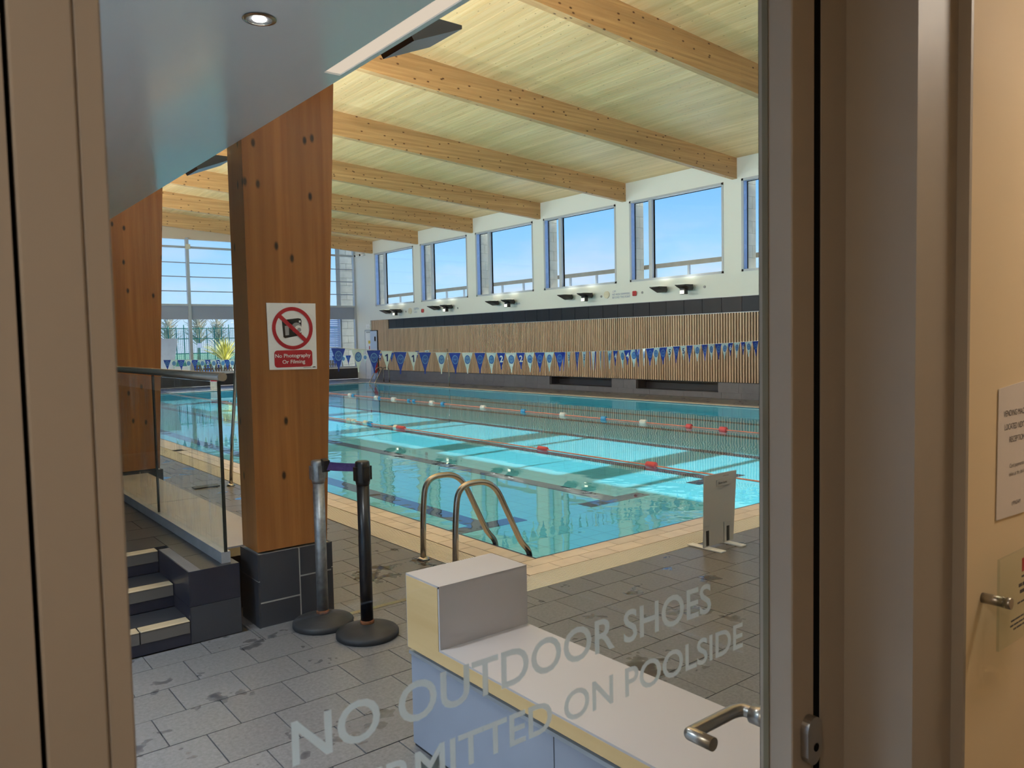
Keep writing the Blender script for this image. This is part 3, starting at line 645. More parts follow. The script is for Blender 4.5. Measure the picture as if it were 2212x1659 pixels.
box('side_tile', 1.186, 1.196, 4.322, 4.92, 0.20, 0.391, M['navy_tile'], pf); box('side_tile', 1.186, 1.196, 4.322, 4.92, 0.0, 0.198, M['navy_tile'], pf)
box('edge_tile', 1.19, 1.25, 4.32, 4.93, 0.382, 0.393, M['grey_tile'], pf)
box('terrace_tile', 1.252, 1.456, 4.322, 4.658, 0.382, 0.392, M['dark_tile'], pf); box('terrace_tile', 1.252, 1.456, 4.662, 4.998, 0.382, 0.392, M['dark_tile'], pf)
y = 5.0; r = 0
while y < 9.5:
    x = -2.95-(0.3 if r % 2 else 0.0)
    while x < 1.44:
        xa, xb = max(x, -2.95), min(x+0.6, 1.456)
        if xb-xa > 0.02: box('terrace_tile', xa+0.002, xb-0.002, y+0.002, y+0.288, 0.382, 0.392, M['dark_tile'], pf)
        x += 0.6
    y += 0.29; r += 1
bal = empty('glass_balustrade', (1.40, 5.5, 0.393), 'frameless glass balustrade with a round steel handrail', 'balustrade')
box('base_channel', 1.375, 1.425, 4.36, 10.2, 0.3925, 0.455, M['trim'], bal)
box('glass_panel', 1.394, 1.406, 4.365, 5.735, 0.40, 1.40, M['balglass'], bal); box('glass_panel', 1.394, 1.406, 5.75, 7.2, 0.40, 1.40, M['balglass'], bal); box('glass_panel', 1.394, 1.406, 7.215, 10.1, 0.40, 1.40, M['balglass'], bal)
box('glass_edge', 1.392, 1.408, 4.355, 4.366, 0.455, 1.405, M['glassedge'], bal); box('glass_edge', 1.393, 1.407, 5.736, 5.749, 0.455, 1.405, M['glassedge'], bal)
tube('handrail', [(1.40, 4.30, 1.43), (1.40, 10.3, 1.43)], 0.0235, M['satin'], bal, 20)
tube('end_cap', [(1.40, 4.292, 1.43), (1.40, 4.302, 1.43)], 0.0238, M['satin'], bal, 20)

# ------------------------------------------------------------------ benches
b2 = empty('bench', (1.67, 6.2, 0), 'long white-topped bench behind the glass balustrade', 'bench')
for ya, yb in ((4.64, 6.335), (6.345, 7.94)):
    box('seat_top', 1.475, 1.85, ya, yb, 0.396, 0.406, M['laminate'], b2); box('seat_edge', 1.477, 1.848, ya+0.002, yb, 0.345, 0.396, M['maple'], b2)
box('bench_plinth', 1.52, 1.80, 4.72, 7.9, 0, 0.345, M['dark_tile'], b2)
b1 = empty('bench', (1.74, 1.9, 0), 'white-topped bench with a raised end block in front of the door', 'bench')
prism('frame_edge', [(1.0, 0.402), (2.632, 0.402), (2.632, 0.687), (2.41, 0.687), (2.41, 0.448), (1.0, 0.448)], 'x', 1.535, 1.955, M['maple'], b1)
box('seat_top', 1.536, 1.956, 0.995, 2.408, 0.448, 0.456, M['laminate'], b1)
box('block_front', 1.5365, 1.956, 2.400, 2.409, 0.456, 0.694, M['laminate'], b1)
box('block_top', 1.5365, 1.956, 2.400, 2.636, 0.687, 0.695, M['laminate'], b1); box('block_back', 1.5365, 1.956, 2.632, 2.637, 0.402, 0.687, M['laminate'], b1); box('block_end', 1.955, 1.959, 1.0, 2.632, 0.402, 0.448, M['laminate'], b1)
for ya, yb in ((1.0, 1.78), (1.785, 2.63)): box('bench_plinth', 1.548, 1.94, ya, yb, 0.012, 0.372, M['plinth_blue'], b1)
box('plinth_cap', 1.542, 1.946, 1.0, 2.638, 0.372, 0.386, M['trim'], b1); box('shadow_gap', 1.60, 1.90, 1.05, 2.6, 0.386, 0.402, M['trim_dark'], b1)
box('plinth_skirting', 1.552, 1.936, 1.0, 2.625, 0.0, 0.012, M['trim_dark'], b1)

# ------------------------------------------------------------------ queue barrier posts
def post(x, y, h, rad, mp_, mh, label):
    p = empty('barrier_post', (x, y, 0), label, 'barrier post', 'queue barrier posts by the column')
    lathe('base', [(0.165, 0.0), (0.17, 0.004), (0.17, 0.026), (0.162, 0.034), (0.11, 0.052), (0.062, 0.066), (0.052, 0.07)], x, y, M['rubber'], p, 48)
    lathe('collar', [(rad+0.004, 0.066), (rad+0.004, 0.082), (rad+0.001, 0.088)], x, y, M['rust'], p, 24)
    lathe('pole', [(rad, 0.06), (rad, h-0.125)], x, y, mp_, p, 28)
    hd = lathe('belt_head', [(rad+0.002, h-0.13), (rad+0.006, h-0.11), (rad+0.006, h-0.02), (rad+0.004, h-0.004), (rad-0.004, h)], x, y, mh, p, 28)
    for sx_, sy_ in ((1, 0), (-1, 0), (0, -1), (0, 1)):
        cx, cy = x+sx_*(rad+0.008), y+sy_*(rad+0.008); a = 0.006 if sx_ else 0.016; c = 0.006 if sy_ else 0.016
        box('belt_slot', cx-a, cx+a, cy-c, cy+c, h-0.105, h-0.03, mh, hd)
    return p
post(1.851, 4.115, 0.945, 0.032, M['galv'], M['galv'], 'worn silver queue barrier post on a black domed base')
pb = post(1.965, 3.80, 0.962, 0.034, M['blackmetal'], M['blackmetal'], 'black queue barrier post on a black domed base')
path = [Vector((1.962, 3.85, 0.92)), Vector((1.935, 3.92, 0.916)), Vector((1.905, 3.99, 0.914)), Vector((1.88, 4.05, 0.915))]
v, f = [], []
for i, p in enumerate(path):
    tw = 0.010*i/3
    for dz in (-0.022, 0.022): v += [(p.x-0.0012+tw*(dz/0.022), p.y, p.z+dz), (p.x+0.0012+tw*(dz/0.022), p.y, p.z+dz)]
for i in range(3):
    a = i*4; f += [(a, a+4, a+6, a+2), (a+1, a+3, a+7, a+5), (a, a+1, a+5, a+4), (a+2, a+6, a+7, a+3)]
f += [(0, 2, 3, 1), (12, 13, 15, 14)]
bl = poly('belt', v, f, M['belt'], pb); tag(bl, 'purple retractable belt')
prism('belt_clip', [(4.045, 0.885), (4.085, 0.875), (4.085, 0.955), (4.045, 0.945)], 'x', 1.856, 1.892, M['blackplastic'], pb)

# ------------------------------------------------------------------ pool ladders
def ladder(pts_a, ya, yb, label, flip=1, rad=0.0215, xoff=0.0):
    l = empty('pool_ladder', (pts_a[0][0], (ya+yb)/2, 0), label, 'ladder', 'pool ladders')
    for yy in (ya, yb):
        p = fillet([(x, yy, z) for x, z in pts_a], 0.16, 8); tube('rail', p, rad, M['steel'], l, 18)
        lathe('flange', [(0.048, 0.0005), (0.048, 0.006), (0.034, 0.016), (0.026, 0.02)], pts_a[0][0], yy, M['steel'], l, 24)
    xe = pts_a[-1][0]
    for z in (-0.10, -0.18): box('tread', xe-0.03, xe+0.05, min(ya, yb), max(ya, yb), z-0.01, z+0.01, M['satin'], l)
    return l
ladder([(2.99, 0.0), (3.0, 0.36), (3.03, 0.60), (3.33, 0.60), (3.58, 0.10), (3.66, 0.02), (3.66, -0.25)], 4.87, 4.45, 'stainless steel ladder rails at the near pool corner')
ladder([(15.45, 0.0), (15.45, 0.36), (15.42, 0.60), (15.15, 0.60), (14.86, 0.10), (14.80, 0.02), (14.80, -0.25)], 27.35, 27.8, 'stainless steel ladder rails at the far pool corner')

mt = box('deck_mat', 2.58, 2.86, 9.0, 9.12, 0.001, 0.014, M['blackplastic'], None, 0.004); tag(mt, 'small flat black item lying on the deck near the leaning pole', 'mat')
# ------------------------------------------------------------------ lane sign board
lb = empty('lane_sign', (4.88, 3.66, 0), 'white upright lane sign board with black slots on the pool edge', 'sign')
lean = lambda z: 0.01*z
poly('board', [(4.695, 3.655, 0.012), (5.06, 3.655, 0.012), (5.06, 3.663, 0.012), (4.695, 3.663, 0.012), (4.72, 3.665, 0.548), (5.118, 3.665, 0.548), (5.118, 3.673, 0.548), (4.72, 3.673, 0.548)], BF, M['white_board'], lb)
for xc in (4.735, 4.985):
    box('slot', xc-0.016, xc+0.016, 3.648, 3.656, 0.02, 0.135, M['blackplastic'], lb)
    box('foot', xc-0.04, xc+0.025, 3.50, 3.81, 0.0005, 0.011, M['white_plastic'], lb, 0.002); box('bracket', xc-0.045, xc+0.03, 3.650, 3.654, 0.011, 0.17, M['white_board'], lb)
box('name_label', 4.86, 5.02, 3.6545, 3.6625, 0.452, 0.500, M['white_board'], lb)
text('lettering', 'Slow Lane', 0.018, (4.875, 3.652, 0.47), (1, 0.0, 0), (0, 0.02, 1), M['sign_black'], lb, width=0.105)
text('lettering', 'UPPINGHAM', 0.009, (4.945, 3.662, 0.520), (1, 0, 0), (0, 0.02, 1), M['ink'], lb, width=0.07)
fb = empty('lane_sign', (9.1, 28.9, 0), 'small pale board with a red header at the far end of the pool', 'sign')
box('board', 8.98, 9.24, 28.9, 28.91, 0.02, 0.42, M['sign_white'], fb); box('header', 8.99, 9.23, 28.895, 28.9, 0.30, 0.41, M['sign_red'], fb); box('foot', 8.98, 9.24, 28.8, 29.0, 0.001, 0.02, M['white_plastic'], fb)

# ------------------------------------------------------------------ lane ropes
def rope(x, y0, y1, floats, label):
    r = empty('lane_rope', (x, y0, -0.02), label, 'lane rope', 'lane ropes on the pool')
    tube('line', [(x, y0+(y1-y0)*i/24, -0.014) for i in range(25)], 0.0105, M['rope_red'], r, 8)
    for yy, mm, ln, rd in floats:
        y_a, y_b = yy-ln/2, yy+ln/2
        tube('float', [(x, y_a, -0.01), (x, y_a+0.012, -0.01), (x, y_b-0.012, -0.01), (x, y_b, -0.01)], [rd*0.7, rd, rd, rd*0.7], mm, r, 14)
Wf, Bf, Rf = M['white_plastic'], M['float_blue'], M['float_red']
rope(11.07, PY0, PY1, [(22.07, Wf, .16, .05), (21.85, Bf, .12, .045), (20.4, Wf, .16, .05), (20.2, Bf, .08, .045), (19.38, Wf, .18, .052), (18.55, Bf, .1, .045), (18.28, Bf, .1, .045), (17.39, Wf, .16, .052), (16.86, Bf, .12, .048), (15.11, Wf, .16, .052), (13.58, Bf, .13, .048), (12.26, Wf, .15, .052), (11.05, Bf, .13, .048), (10.0, Wf, .15, .052), (8.92, Rf, .12, .046), (8.19, Rf, .14, .05), (6.3, Wf, .15, .05)], 'red lane rope with white and blue floats nearer the slatted wall')
rope(7.40, PY0, PY1, [(14.84, Wf, .14, .045), (14.62, Wf, .12, .045), (14.1, Wf, .14, .046), (13.93, Bf, .12, .044), (12.9, Wf, .12, .045), (12.72, Rf, .26, .042), (8.65, Rf, .2, .04), (6.56, Rf, .16, .045)], 'red lane rope with a few floats in the middle of the pool')

# ------------------------------------------------------------------ backstroke flag lines
FM = {}
def flag_mesh(kind, wdt, hgt):
    key = (kind, wdt, hgt)
    if key in FM: return FM[key]
    pts = [(-wdt/2, 0), (wdt/2, 0), (wdt*0.06, -hgt*0.82), (0.008, -hgt), (-0.008, -hgt), (-wdt*0.06, -hgt*0.82)]
    v = [(x, -0.0015, z) for x, z in pts]+[(x, 0.0015, z) for x, z in pts]; n = len(pts)
    f = [tuple(range(n)), tuple(reversed(range(n, 2*n)))]+[(i, (i+1) % n, (i+1) % n+n, i+n) for i in range(n)]
    me = bpy.data.meshes.new('pennant'); me.from_pydata(v, [], [tuple(reversed(q)) for q in f]); setmat(me, M['flag_blue'] if kind == 'B' else M['flag_white']); FM[key] = me; return me
def emblem_mesh(kind, s):
    key = ('e', kind, s)
    if key in FM: return FM[key]
    v = [(0, 0, 0)]; f = []; mi = []; n = 24
    for rr in (0.82, 1.0):
        for k in range(n): v.append((s*0.80*rr*math.cos(2*math.pi*k/n), 0, s*rr*math.sin(2*math.pi*k/n)))
    for k in range(n):
        f.append((0, 1+k, 1+(k+1) % n)); mi.append(0); f.append((1+k, 1+n+k, 1+n+(k+1) % n, 1+(k+1) % n)); mi.append(1)
    # small wave figure inside
    b0 = len(v); w_ = s*0.42
    for k in range(7):
        x = -w_+2*w_*k/6; z = s*0.16*math.sin(k*1.6); v += [(x, -0.0008, z-s*0.06), (x, -0.0008, z+s*0.10)]
    for k in range(6): f.append((b0+2*k, b0+2*k+2, b0+2*k+3, b0+2*k+1)); mi.append(1)
    me = bpy.data.meshes.new('emblem'); me.from_pydata(v, [], f)
    for mm in ((M['emblem_dark'], M['emblem_mid']) if kind == 'B' else (M['emblem_mid'], M['emblem_dark'])): me.materials.append(mm)
    me.polygons.foreach_set('material_index', mi); FM[key] = me; return me
def num_mesh(ch, kind, s):
    key = ('n', ch, kind, s)
    if key in FM: return FM[key]
    vs, fs = text_verts(ch, s, align='CENTER', bold=0.02); k = s/0.72
    if ch == '1': vs = [(x_, y_, 0) for x_, y_ in ((-0.02, 0), (0.12, 0), (0.12, 0.72), (0.0, 0.72), (-0.18, 0.60), (-0.18, 0.47), (-0.02, 0.55))]; fs = [(0, 1, 2, 3, 6), (3, 4, 5, 6)]
    me = bpy.data.meshes.new('numeral'); me.from_pydata([(x*k, 0, y_*k-s/2) for x, y_, z in vs], [], fs)
    setmat(me, M['numeral_white'] if kind == 'B' else M['numeral_blue']); FM[key] = me; return me
def interp(tab, x):
    if x <= tab[0][0]: return tab[0][1]
    for (a, za), (b_, zb) in zip(tab, tab[1:]):
        if x <= b_: return za+(zb-za)*(x-a)/(b_-a)
    return tab[-1][1]
def flag_line(label, Yl, tab, flags, scale=1.0):
    fl = empty('flag_line', (tab[0][0], Yl, tab[0][1]), label, 'flags', 'backstroke flag lines')
    xs = [tab[0][0]+(tab[-1][0]-tab[0][0])*i/60 for i in range(61)]
    tube('cord', [(x, Yl, interp(tab, x)) for x in xs], 0.004, M['cord'], fl, 6)
    for x, kind, ch, twist in flags:
        wdt, hgt = (0.155, 0.24) if ch else (0.195, 0.29)
        z = interp(tab, x); o = link('pennant', flag_mesh(kind, wdt, hgt), (x, Yl, z-0.002), fl); o.rotation_euler = (random.uniform(-0.05, 0.05), 0, twist+random.uniform(-0.12, 0.12))
        if ch: e_ = num_mesh(ch, kind, 0.095)
        else: e_ = emblem_mesh(kind, 0.062)
        d = bpy.data.objects.new('numeral' if ch else 'emblem', e_); COL.objects.link(d); d.parent = o; d.location = (0, -0.0035, -0.095 if not ch else -0.085); WL[d.name] = Vector((x, Yl, z))
        d2 = None
tab_n = [(3.1, 1.66), (4.376, 1.537), (5.233, 1.469), (6.1, 1.435), (7.065, 1.408), (8.432, 1.387), (9.4, 1.384), (10.776, 1.423), (12.518, 1.456), (13.25, 1.478), (14.98, 1.56)]
fx = [(4.1, 'W'), (4.35, 'B'), (4.62, 'W'), (4.84, 'B'), (5.03, 'W1'), (5.23, 'B'), (5.42, 'W1'), (5.61, 'B'), (5.87, 'W'), (6.09, 'B'), (6.3, 'W'), (6.52, 'B'), (6.72, 'W'), (6.9, 'B2'), (7.08, 'W'), (7.26, 'B2'), (7.43, 'W'), (7.63, 'B'), (7.82, 'W'), (8.03, 'B'), (8.12, 'B', 1.0), (8.22, 'W3', 0.5), (8.4, 'B', .6), (8.55, 'W3', .5), (8.67, 'B', .9), (8.75, 'W', 1.1), (8.8, 'B', .8), (8.91, 'W', .7), (8.99, 'B', .7), (9.12, 'W', .4), (9.25, 'B4', .4), (9.41, 'W', .3), (9.54, 'B4'), (9.69, 'W'), (9.78, 'B', .4), (9.94, 'W', .5), (10.09, 'B'), (10.24, 'W'), (10.42, 'B'), (10.6, 'W5'), (10.78, 'B'), (10.96, 'W5'), (11.14, 'B'), (11.35, 'W'), (11.56, 'B'), (11.75, 'W'), (11.96, 'B'), (12.16, 'W'), (12.33, 'B6'), (12.53, 'W'), (12.72, 'B6'), (12.9, 'W'), (13.12, 'B'), (13.34, 'W'), (13.55, 'B'), (13.77, 'W'), (14.0, 'B'), (14.25, 'W')]
flag_line('near line of blue and white lane pennants strung across the pool', 8.95, tab_n, [(q[0], q[1][0], q[1][1:], q[2] if len(q) > 2 else 0.0) for q in fx])
ff = [(5.6, 'B'), (5.79, 'W1'), (6.0, 'B'), (6.18, 'W'), (6.37, 'B'), (6.57, 'W'), (6.74, 'B'), (6.95, 'W'), (7.1, 'B2'), (7.27, 'W'), (7.4, 'B2'), (7.53, 'W'), (7.66, 'B'), (7.8, 'W'), (7.95, 'B'), (8.2, 'W'), (8.45, 'B'), (8.7, 'W3'), (8.95, 'B'), (9.2, 'W3'), (9.5, 'B'), (9.8, 'W'), (10.1, 'B4'), (10.4, 'W'), (10.7, 'B4'), (11.05, 'B'), (11.34, 'W'), (11.52, 'B'), (12.12, 'W'), (12.66, 'B5'), (13.1, 'B'), (13.6, 'W'), (14.1, 'B6'), (14.5, 'W')]
flag_line('far line of small blue and white lane pennants near the glazed end', 22.55, [(2.9, 1.32), (5.8, 1.24), (7.5, 1.19), (9, 1.18), (11, 1.2), (13, 1.25), (15.04, 1.33)], [(q[0]*22.55/23, q[1][0], q[1][1:], 0.0) for q in ff])
def fpole(pts, label):
    p = empty('flag_pole', pts[0], label, 'pole', 'flag line poles'); tube('shaft', pts, 0.019, M['steel'], p, 12); lathe('socket', [(0.045, 0.0), (0.045, 0.01), (0.025, 0.03)], pts[0][0], pts[0][1], M['steel'], p, 16)
fpole([(2.955, 8.93, 0.0), (2.99, 8.93, 0.5), (3.045, 8.94, 1.05), (3.10, 8.95, 1.66), (3.105, 8.95, 1.70)], 'slim leaning steel pole beside the timber column on the pool deck')
fpole([(15.05, 22.48, 0.0), (15.05, 22.49, 0.4), (15.05, 22.53, 0.9), (15.04, 22.55, 1.33)], 'slim curved steel pole in front of the slatted wall')

# ------------------------------------------------------------------ no photography sign
sg = empty('warning_sign', (1.81, 4.305, 1.45), 'white no photography or filming sign on the near timber column', 'sign')
ys = 4.306
rot = R_(0.8)
def sp(u, v_): return (1.662+u*math.cos(rot)-v_*math.sin(rot)*0.2, v_*1.0+1.454+u*math.sin(rot)*0.0)
poly('plate', [(1.663, ys-0.002, 1.834), (1.956, ys-0.002, 1.834), (1.952, ys-0.002, 1.451), (1.668, ys-0.002, 1.457), (1.663, ys+0.0035, 1.834), (1.956, ys+0.0035, 1.834), (1.952, ys+0.0035, 1.451), (1.668, ys+0.0035, 1.457)], BF, M['sign_white'], sg)
cx_, cz_ = 1.811, 1.690; R1, R2 = 0.122, 0.101; v, f = [], []
for k in range(48):
    a = 2*math.pi*k/48; v += [(cx_+R1*math.cos(a), ys-0.0045, cz_+R1*math.sin(a)), (cx_+R2*math.cos(a), ys-0.0045, cz_+R2*math.sin(a))]
for k in range(48): f.append((2*k, 2*((k+1) % 48), 2*((k+1) % 48)+1, 2*k+1))
poly('prohibition_ring', v, f, M['sign_red'], sg)
d_ = Vector((math.cos(R_(-43)), 0, math.sin(R_(-43)))); n_ = Vector((-d_.z, 0, d_.x)); c0 = Vector((cx_, ys-0.0048, cz_))
poly('prohibition_bar', [c0+d_*0.108+n_*0.0115, c0-d_*0.108+n_*0.0115, c0-d_*0.108-n_*0.0115, c0+d_*0.108-n_*0.0115], [(0, 1, 2, 3)], M['sign_red'], sg)
def flat(name, pts, yy, mm): return poly(name, [(x, yy, z) for x, z in pts], [tuple(range(len(pts)))], mm, sg)
flat('camera_icon', [(1.748, 1.745), (1.755, 1.738), (1.845, 1.748), (1.862, 1.745), (1.866, 1.735), (1.863, 1.655), (1.848, 1.648), (1.765, 1.634), (1.755, 1.640)], ys-0.0032, M['sign_black'])
flat('camera_grip', [(1.764, 1.704), (1.789, 1.706), (1.789, 1.652), (1.766, 1.650)], ys-0.0036, M['sign_grey'])
flat('camera_flash', [(1.850, 1.734), (1.861, 1.735), (1.861, 1.724), (1.850, 1.723)], ys-0.0036, M['sign_white'])
def disc(cx, cz, r, yy, mm, nm): return flat(nm, [(cx+r*math.cos(k*math.pi/14), cz+r*math.sin(k*math.pi/14)) for k in range(28)], yy, mm)
disc(1.835, 1.692, 0.031, ys-0.0036, M['sign_grey'], 'camera_lens'); disc(1.846, 1.684, 0.023, ys-0.0038, M['sign_white'], 'camera_lens'); disc(1.850, 1.681, 0.012, ys-0.0040, M['sign_grey'], 'camera_lens')
rr = []; x0, x1, z0, z1, cr_ = 1.697, 1.925, 1.468, 1.565, 0.018
for (qx, qz, a0) in ((x1-cr_, z1-cr_, 0), (x0+cr_, z1-cr_, 90), (x0+cr_, z0+cr_, 180), (x1-cr_, z0+cr_, 270)):
    for k in range(6): a = R_(a0+18*k); rr.append((qx+cr_*math.cos(a), qz+cr_*math.sin(a)))
flat('red_panel', rr, ys-0.0034, M['sign_red'])
text('lettering', 'No Photography', 0.0215, (1.702, ys-0.0046, 1.524), (1, 0, 0), (0, 0, 1), M['sign_white'], sg, width=0.212, bold=0.012)
text('lettering', 'Or Filming', 0.0215, (1.743, ys-0.0046, 1.489), (1, 0, 0), (0, 0, 1), M['sign_white'], sg, width=0.136, bold=0.012)
flat('maker_mark', [(1.922, 1.461), (1.946, 1.461), (1.940, 1.467), (1.926, 1.466)], ys-0.0034, M['sign_black']); flat('maker_line', [(1.868, 1.461), (1.918, 1.461), (1.918, 1.464), (1.868, 1.464)], ys-0.0034, M['sign_grey'])

# ------------------------------------------------------------------ wall fittings
def wdisc(name, y, z, r, mm, label, cat, th=0.03, group=None):
    o = tube(name, [(XW-th, y, z), (XW+0.002, y, z)], [r, r], mm, None, 28); tag(o, label, cat, group); return o
wdisc('wall_speaker', 16.22, 2.845, 0.105, M['speaker'], 'round cream wall speaker beside the depth lettering', 'speaker', group='wall speakers')
wdisc('wall_speaker', 27.27, 2.83, 0.12, M['speaker'], 'round cream wall speaker near the far end', 'speaker', group='wall speakers')
def alarm(y, z, label):
    a = empty('alarm_beacon', (XW, y, z), label, 'alarm', 'red alarm beacons'); box('housing', XW-0.06, XW, y-0.07, y+0.07, z-0.07, z+0.07, M['red_plastic'], a, 0.02); box('lens', XW-0.075, XW-0.055, y-0.035, y+0.035, z-0.035, z+0.035, M['sign_red'], a, 0.01)
alarm(15.12, 2.82, 'small red alarm beacon beside the depth lettering'); alarm(26.3, 2.80, 'small red alarm beacon by the far floodlights')
for i, (y, z, nm) in enumerate([(16.45, 2.81, 'left of the near cream speaker'), (14.85, 2.83, 'just right of the near red alarm beacon'), (12.72, 2.85, 'right of the nearest lit floodlight'), (11.05, 2.93, 'closest to the door frame'), (23.9, 2.80, 'right of the far lit floodlight'), (27.6, 2.82, 'left of the far cream speaker')]):
    o = tube('wall_socket', [(XW-0.02, y, z), (XW+0.002, y, z)], [0.032, 0.036], M['sign_grey'], None, 16); tag(o, 'tiny grey round wall fitting ' + nm, 'wall fitting', 'small round wall fittings')
def walltext(body, h, y, z, label, width=None):
    o = text('wall_lettering', body, h, (XW-0.004, y, z), (0, -1, 0), (0, 0, 1), M['wall_text'], None, width=width, line=1.0); tag(o, label, 'lettering')
walltext('1.2M\nNO NON SWIMMERS\nBEYOND THIS POINT', 0.062, 16.0, 2.895, 'pale blue three-line depth warning lettering on the white wall', 0.70)
walltext('1.6m', 0.09, 20.55, 2.76, 'pale blue depth lettering under the third window', 0.30)
walltext('DEPTH\n2.0m', 0.085, 26.98, 2.86, 'pale blue two-line depth lettering near the far end', 0.36)

# far corner: doors, cameras, life float
d2 = empty('door_2', (XW, 30.85, 0), kind='structure')
box('door_leaf', XW-0.012, XW+0.0, 30.56, 31.12, 0.0, 2.1, M['sign_white'], d2); boxes('door_frame', [(XW-0.02, XW+0.0, 30.52, 30.56, 0, 2.16), (XW-0.02, XW, 31.12, 31.16, 0, 2.16), (XW-0.02, XW, 30.52, 31.16, 2.1, 2.16)], M['winframe'], d2)
box('yellow_notice', XW-0.016, XW-0.012, 30.66, 30.86, 1.55, 1.68, M['yellow'], d2); box('red_notice', XW-0.016, XW-0.012, 30.72, 30.80, 1.3, 1.44, M['sign_red'], d2); box('door_closer', XW-0.06, XW-0.012, 30.6, 30.95, 2.02, 2.08, M['satin'], d2)
d3 = empty('door_3', (XW, 30.3, 0.4), kind='structure')
box('door_leaf', XW-0.05, XW-0.02, 30.03, 30.60, 0.0, 2.09, M['door_blue'], d3); box('handle', XW-0.09, XW-0.05, 30.12, 30.16, 1.65, 1.85, M['gasket'], d3); box('lintel', XW-0.05, XW+0.0, 30.02, 30.6, 2.09, 2.12, M['trim_dark'], d3)
ex = box('exit_sign', XW-0.03, XW, 30.65, 31.0, 2.22, 2.40, M['sign_white']); tag(ex, 'small white sign plate above the far white door', 'sign')
for y, nm in ((31.35, 'nearer the glazing'), (30.88, 'nearer the window')):
    c = empty('security_camera', (XW, y, 5.42), 'small white security camera high in the far corner, ' + nm, 'camera', 'security cameras'); box('bracket', XW-0.1, XW, y-0.03, y+0.03, 5.44, 5.49, M['white_plastic'], c); tube('housing', [(XW-0.28, y, 5.40), (XW-0.08, y, 5.44)], 0.06, M['white_plastic'], c, 16); tube('lens', [(XW-0.295, y, 5.397), (XW-0.28, y, 5.40)], 0.045, M['gasket'], c, 16)
lf = empty('rescue_float', (16.2, 30.0, 0.2), 'red rescue float on a stand by the far ladder', 'rescue float'); tube('float', [(16.3, 30.0, 0.28), (16.3, 30.0, 0.36), (16.3, 30.0, 0.70), (16.3, 30.0, 0.80)], [0.03, 0.085, 0.085, 0.03], M['red_plastic'], lf, 18); tube('stand', [(16.3, 30.0, 0.0), (16.3, 30.0, 0.29)], 0.02, M['satin'], lf, 10)

# ------------------------------------------------------------------ far glazed wall
wf = empty('wall_far', (9, YF, 0), kind='structure')
boxes('header', [(-3.2, XW+0.3, YF-0.02, YF+0.2, 5.78, 7.2)], M['header'], wf)
x = 1.5
while x < XW: box('plinth_tile', x+0.002, min(x+0.6, XW)-0.002, YF-0.06, YF+0.1, 0.0, 0.47, M['dark_tile'], wf); x += 0.6
box('sill', 1.5, XW, YF-0.09, YF+0.1, 0.47, 0.50, M['white_plastic'], wf)
boxes('end_panel', [(-3.2, 1.5, YF, YF+0.2, 0, 5.8)], M['white_wall'], wf)
w7 = empty('window_8', (9, YF, 0.5), kind='structure')
mull = [1.98, 5.61, 9.25, 12.88, 16.42]
for x in mull: box('mullion', x-0.055, x+0.055, YF-0.12, YF+0.04, 0.50, 5.82, M['winframe'], w7)
for i in range(4):
    xa, xb = mull[i]+0.055, mull[i+1]-0.055
    box('transom', xa, xb, YF-0.06, YF+0.03, 5.42, 5.50, M['winframe'], w7); box('transom', xa, xb, YF-0.09, YF+0.03, 3.17, 3.25, M['winframe'], w7); box('transom', xa, xb, YF-0.05, YF+0.03, 0.50, 0.56, M['winframe'], w7)
    for z in (3.75, 4.315, 4.86): box('glazing_bar', xa, xb, YF-0.01, YF+0.02, z-0.018, z+0.018, M['blind'], w7)
    box('roller_blind', xa, xb, YF-0.04, YF-0.02, 2.65, 3.17, M['blind'], w7)
    box('pane', xa, xb, YF-0.003, YF+0.003, 0.56, 3.17, M['winglass'], w7); box('pane', xa, xb, YF-0.003, YF+0.003, 3.25, 5.42, M['winglass'], w7); box('pane', xa, xb, YF-0.003, YF+0.003, 5.50, 5.80, M['winglass'], w7)
box('junction_plate', 9.17, 9.36, YF-0.135, YF-0.12, 5.38, 5.57, M['speaker'], w7)
area_light('far_portal', (9.2, YF+0.25, 3.1), (0, -1, 0), 14.4, 5.2, 1.0, portal=True)

# ------------------------------------------------------------------ outside
gr = poly('ground', [(-60, YF+0.3, -0.15), (80, YF+0.3, -0.15), (80, 150, -0.15), (-60, 150, -0.15)], [(0, 1, 2, 3)], M['ground']); tag(gr, kind='structure')
gw = poly('ground_side', [(17.3, -30, -0.15), (90, -30, -0.15), (90, YF+0.3, -0.15), (17.3, YF+0.3, -0.15)], [(0, 1, 2, 3)], M['ground']); tag(gw, kind='structure')
tf = box('court', 6, 40, 46, 62, -0.14, -0.05, M['bluecover']); tag(tf, 'bright blue sports court surface outside beyond the glazing', 'court')
tg = box('turf', -40, 80, 64, 140, -0.14, 0.35, M['grass']); tag(tg, 'green grass bank beyond the sports court', 'grass', kind='stuff')
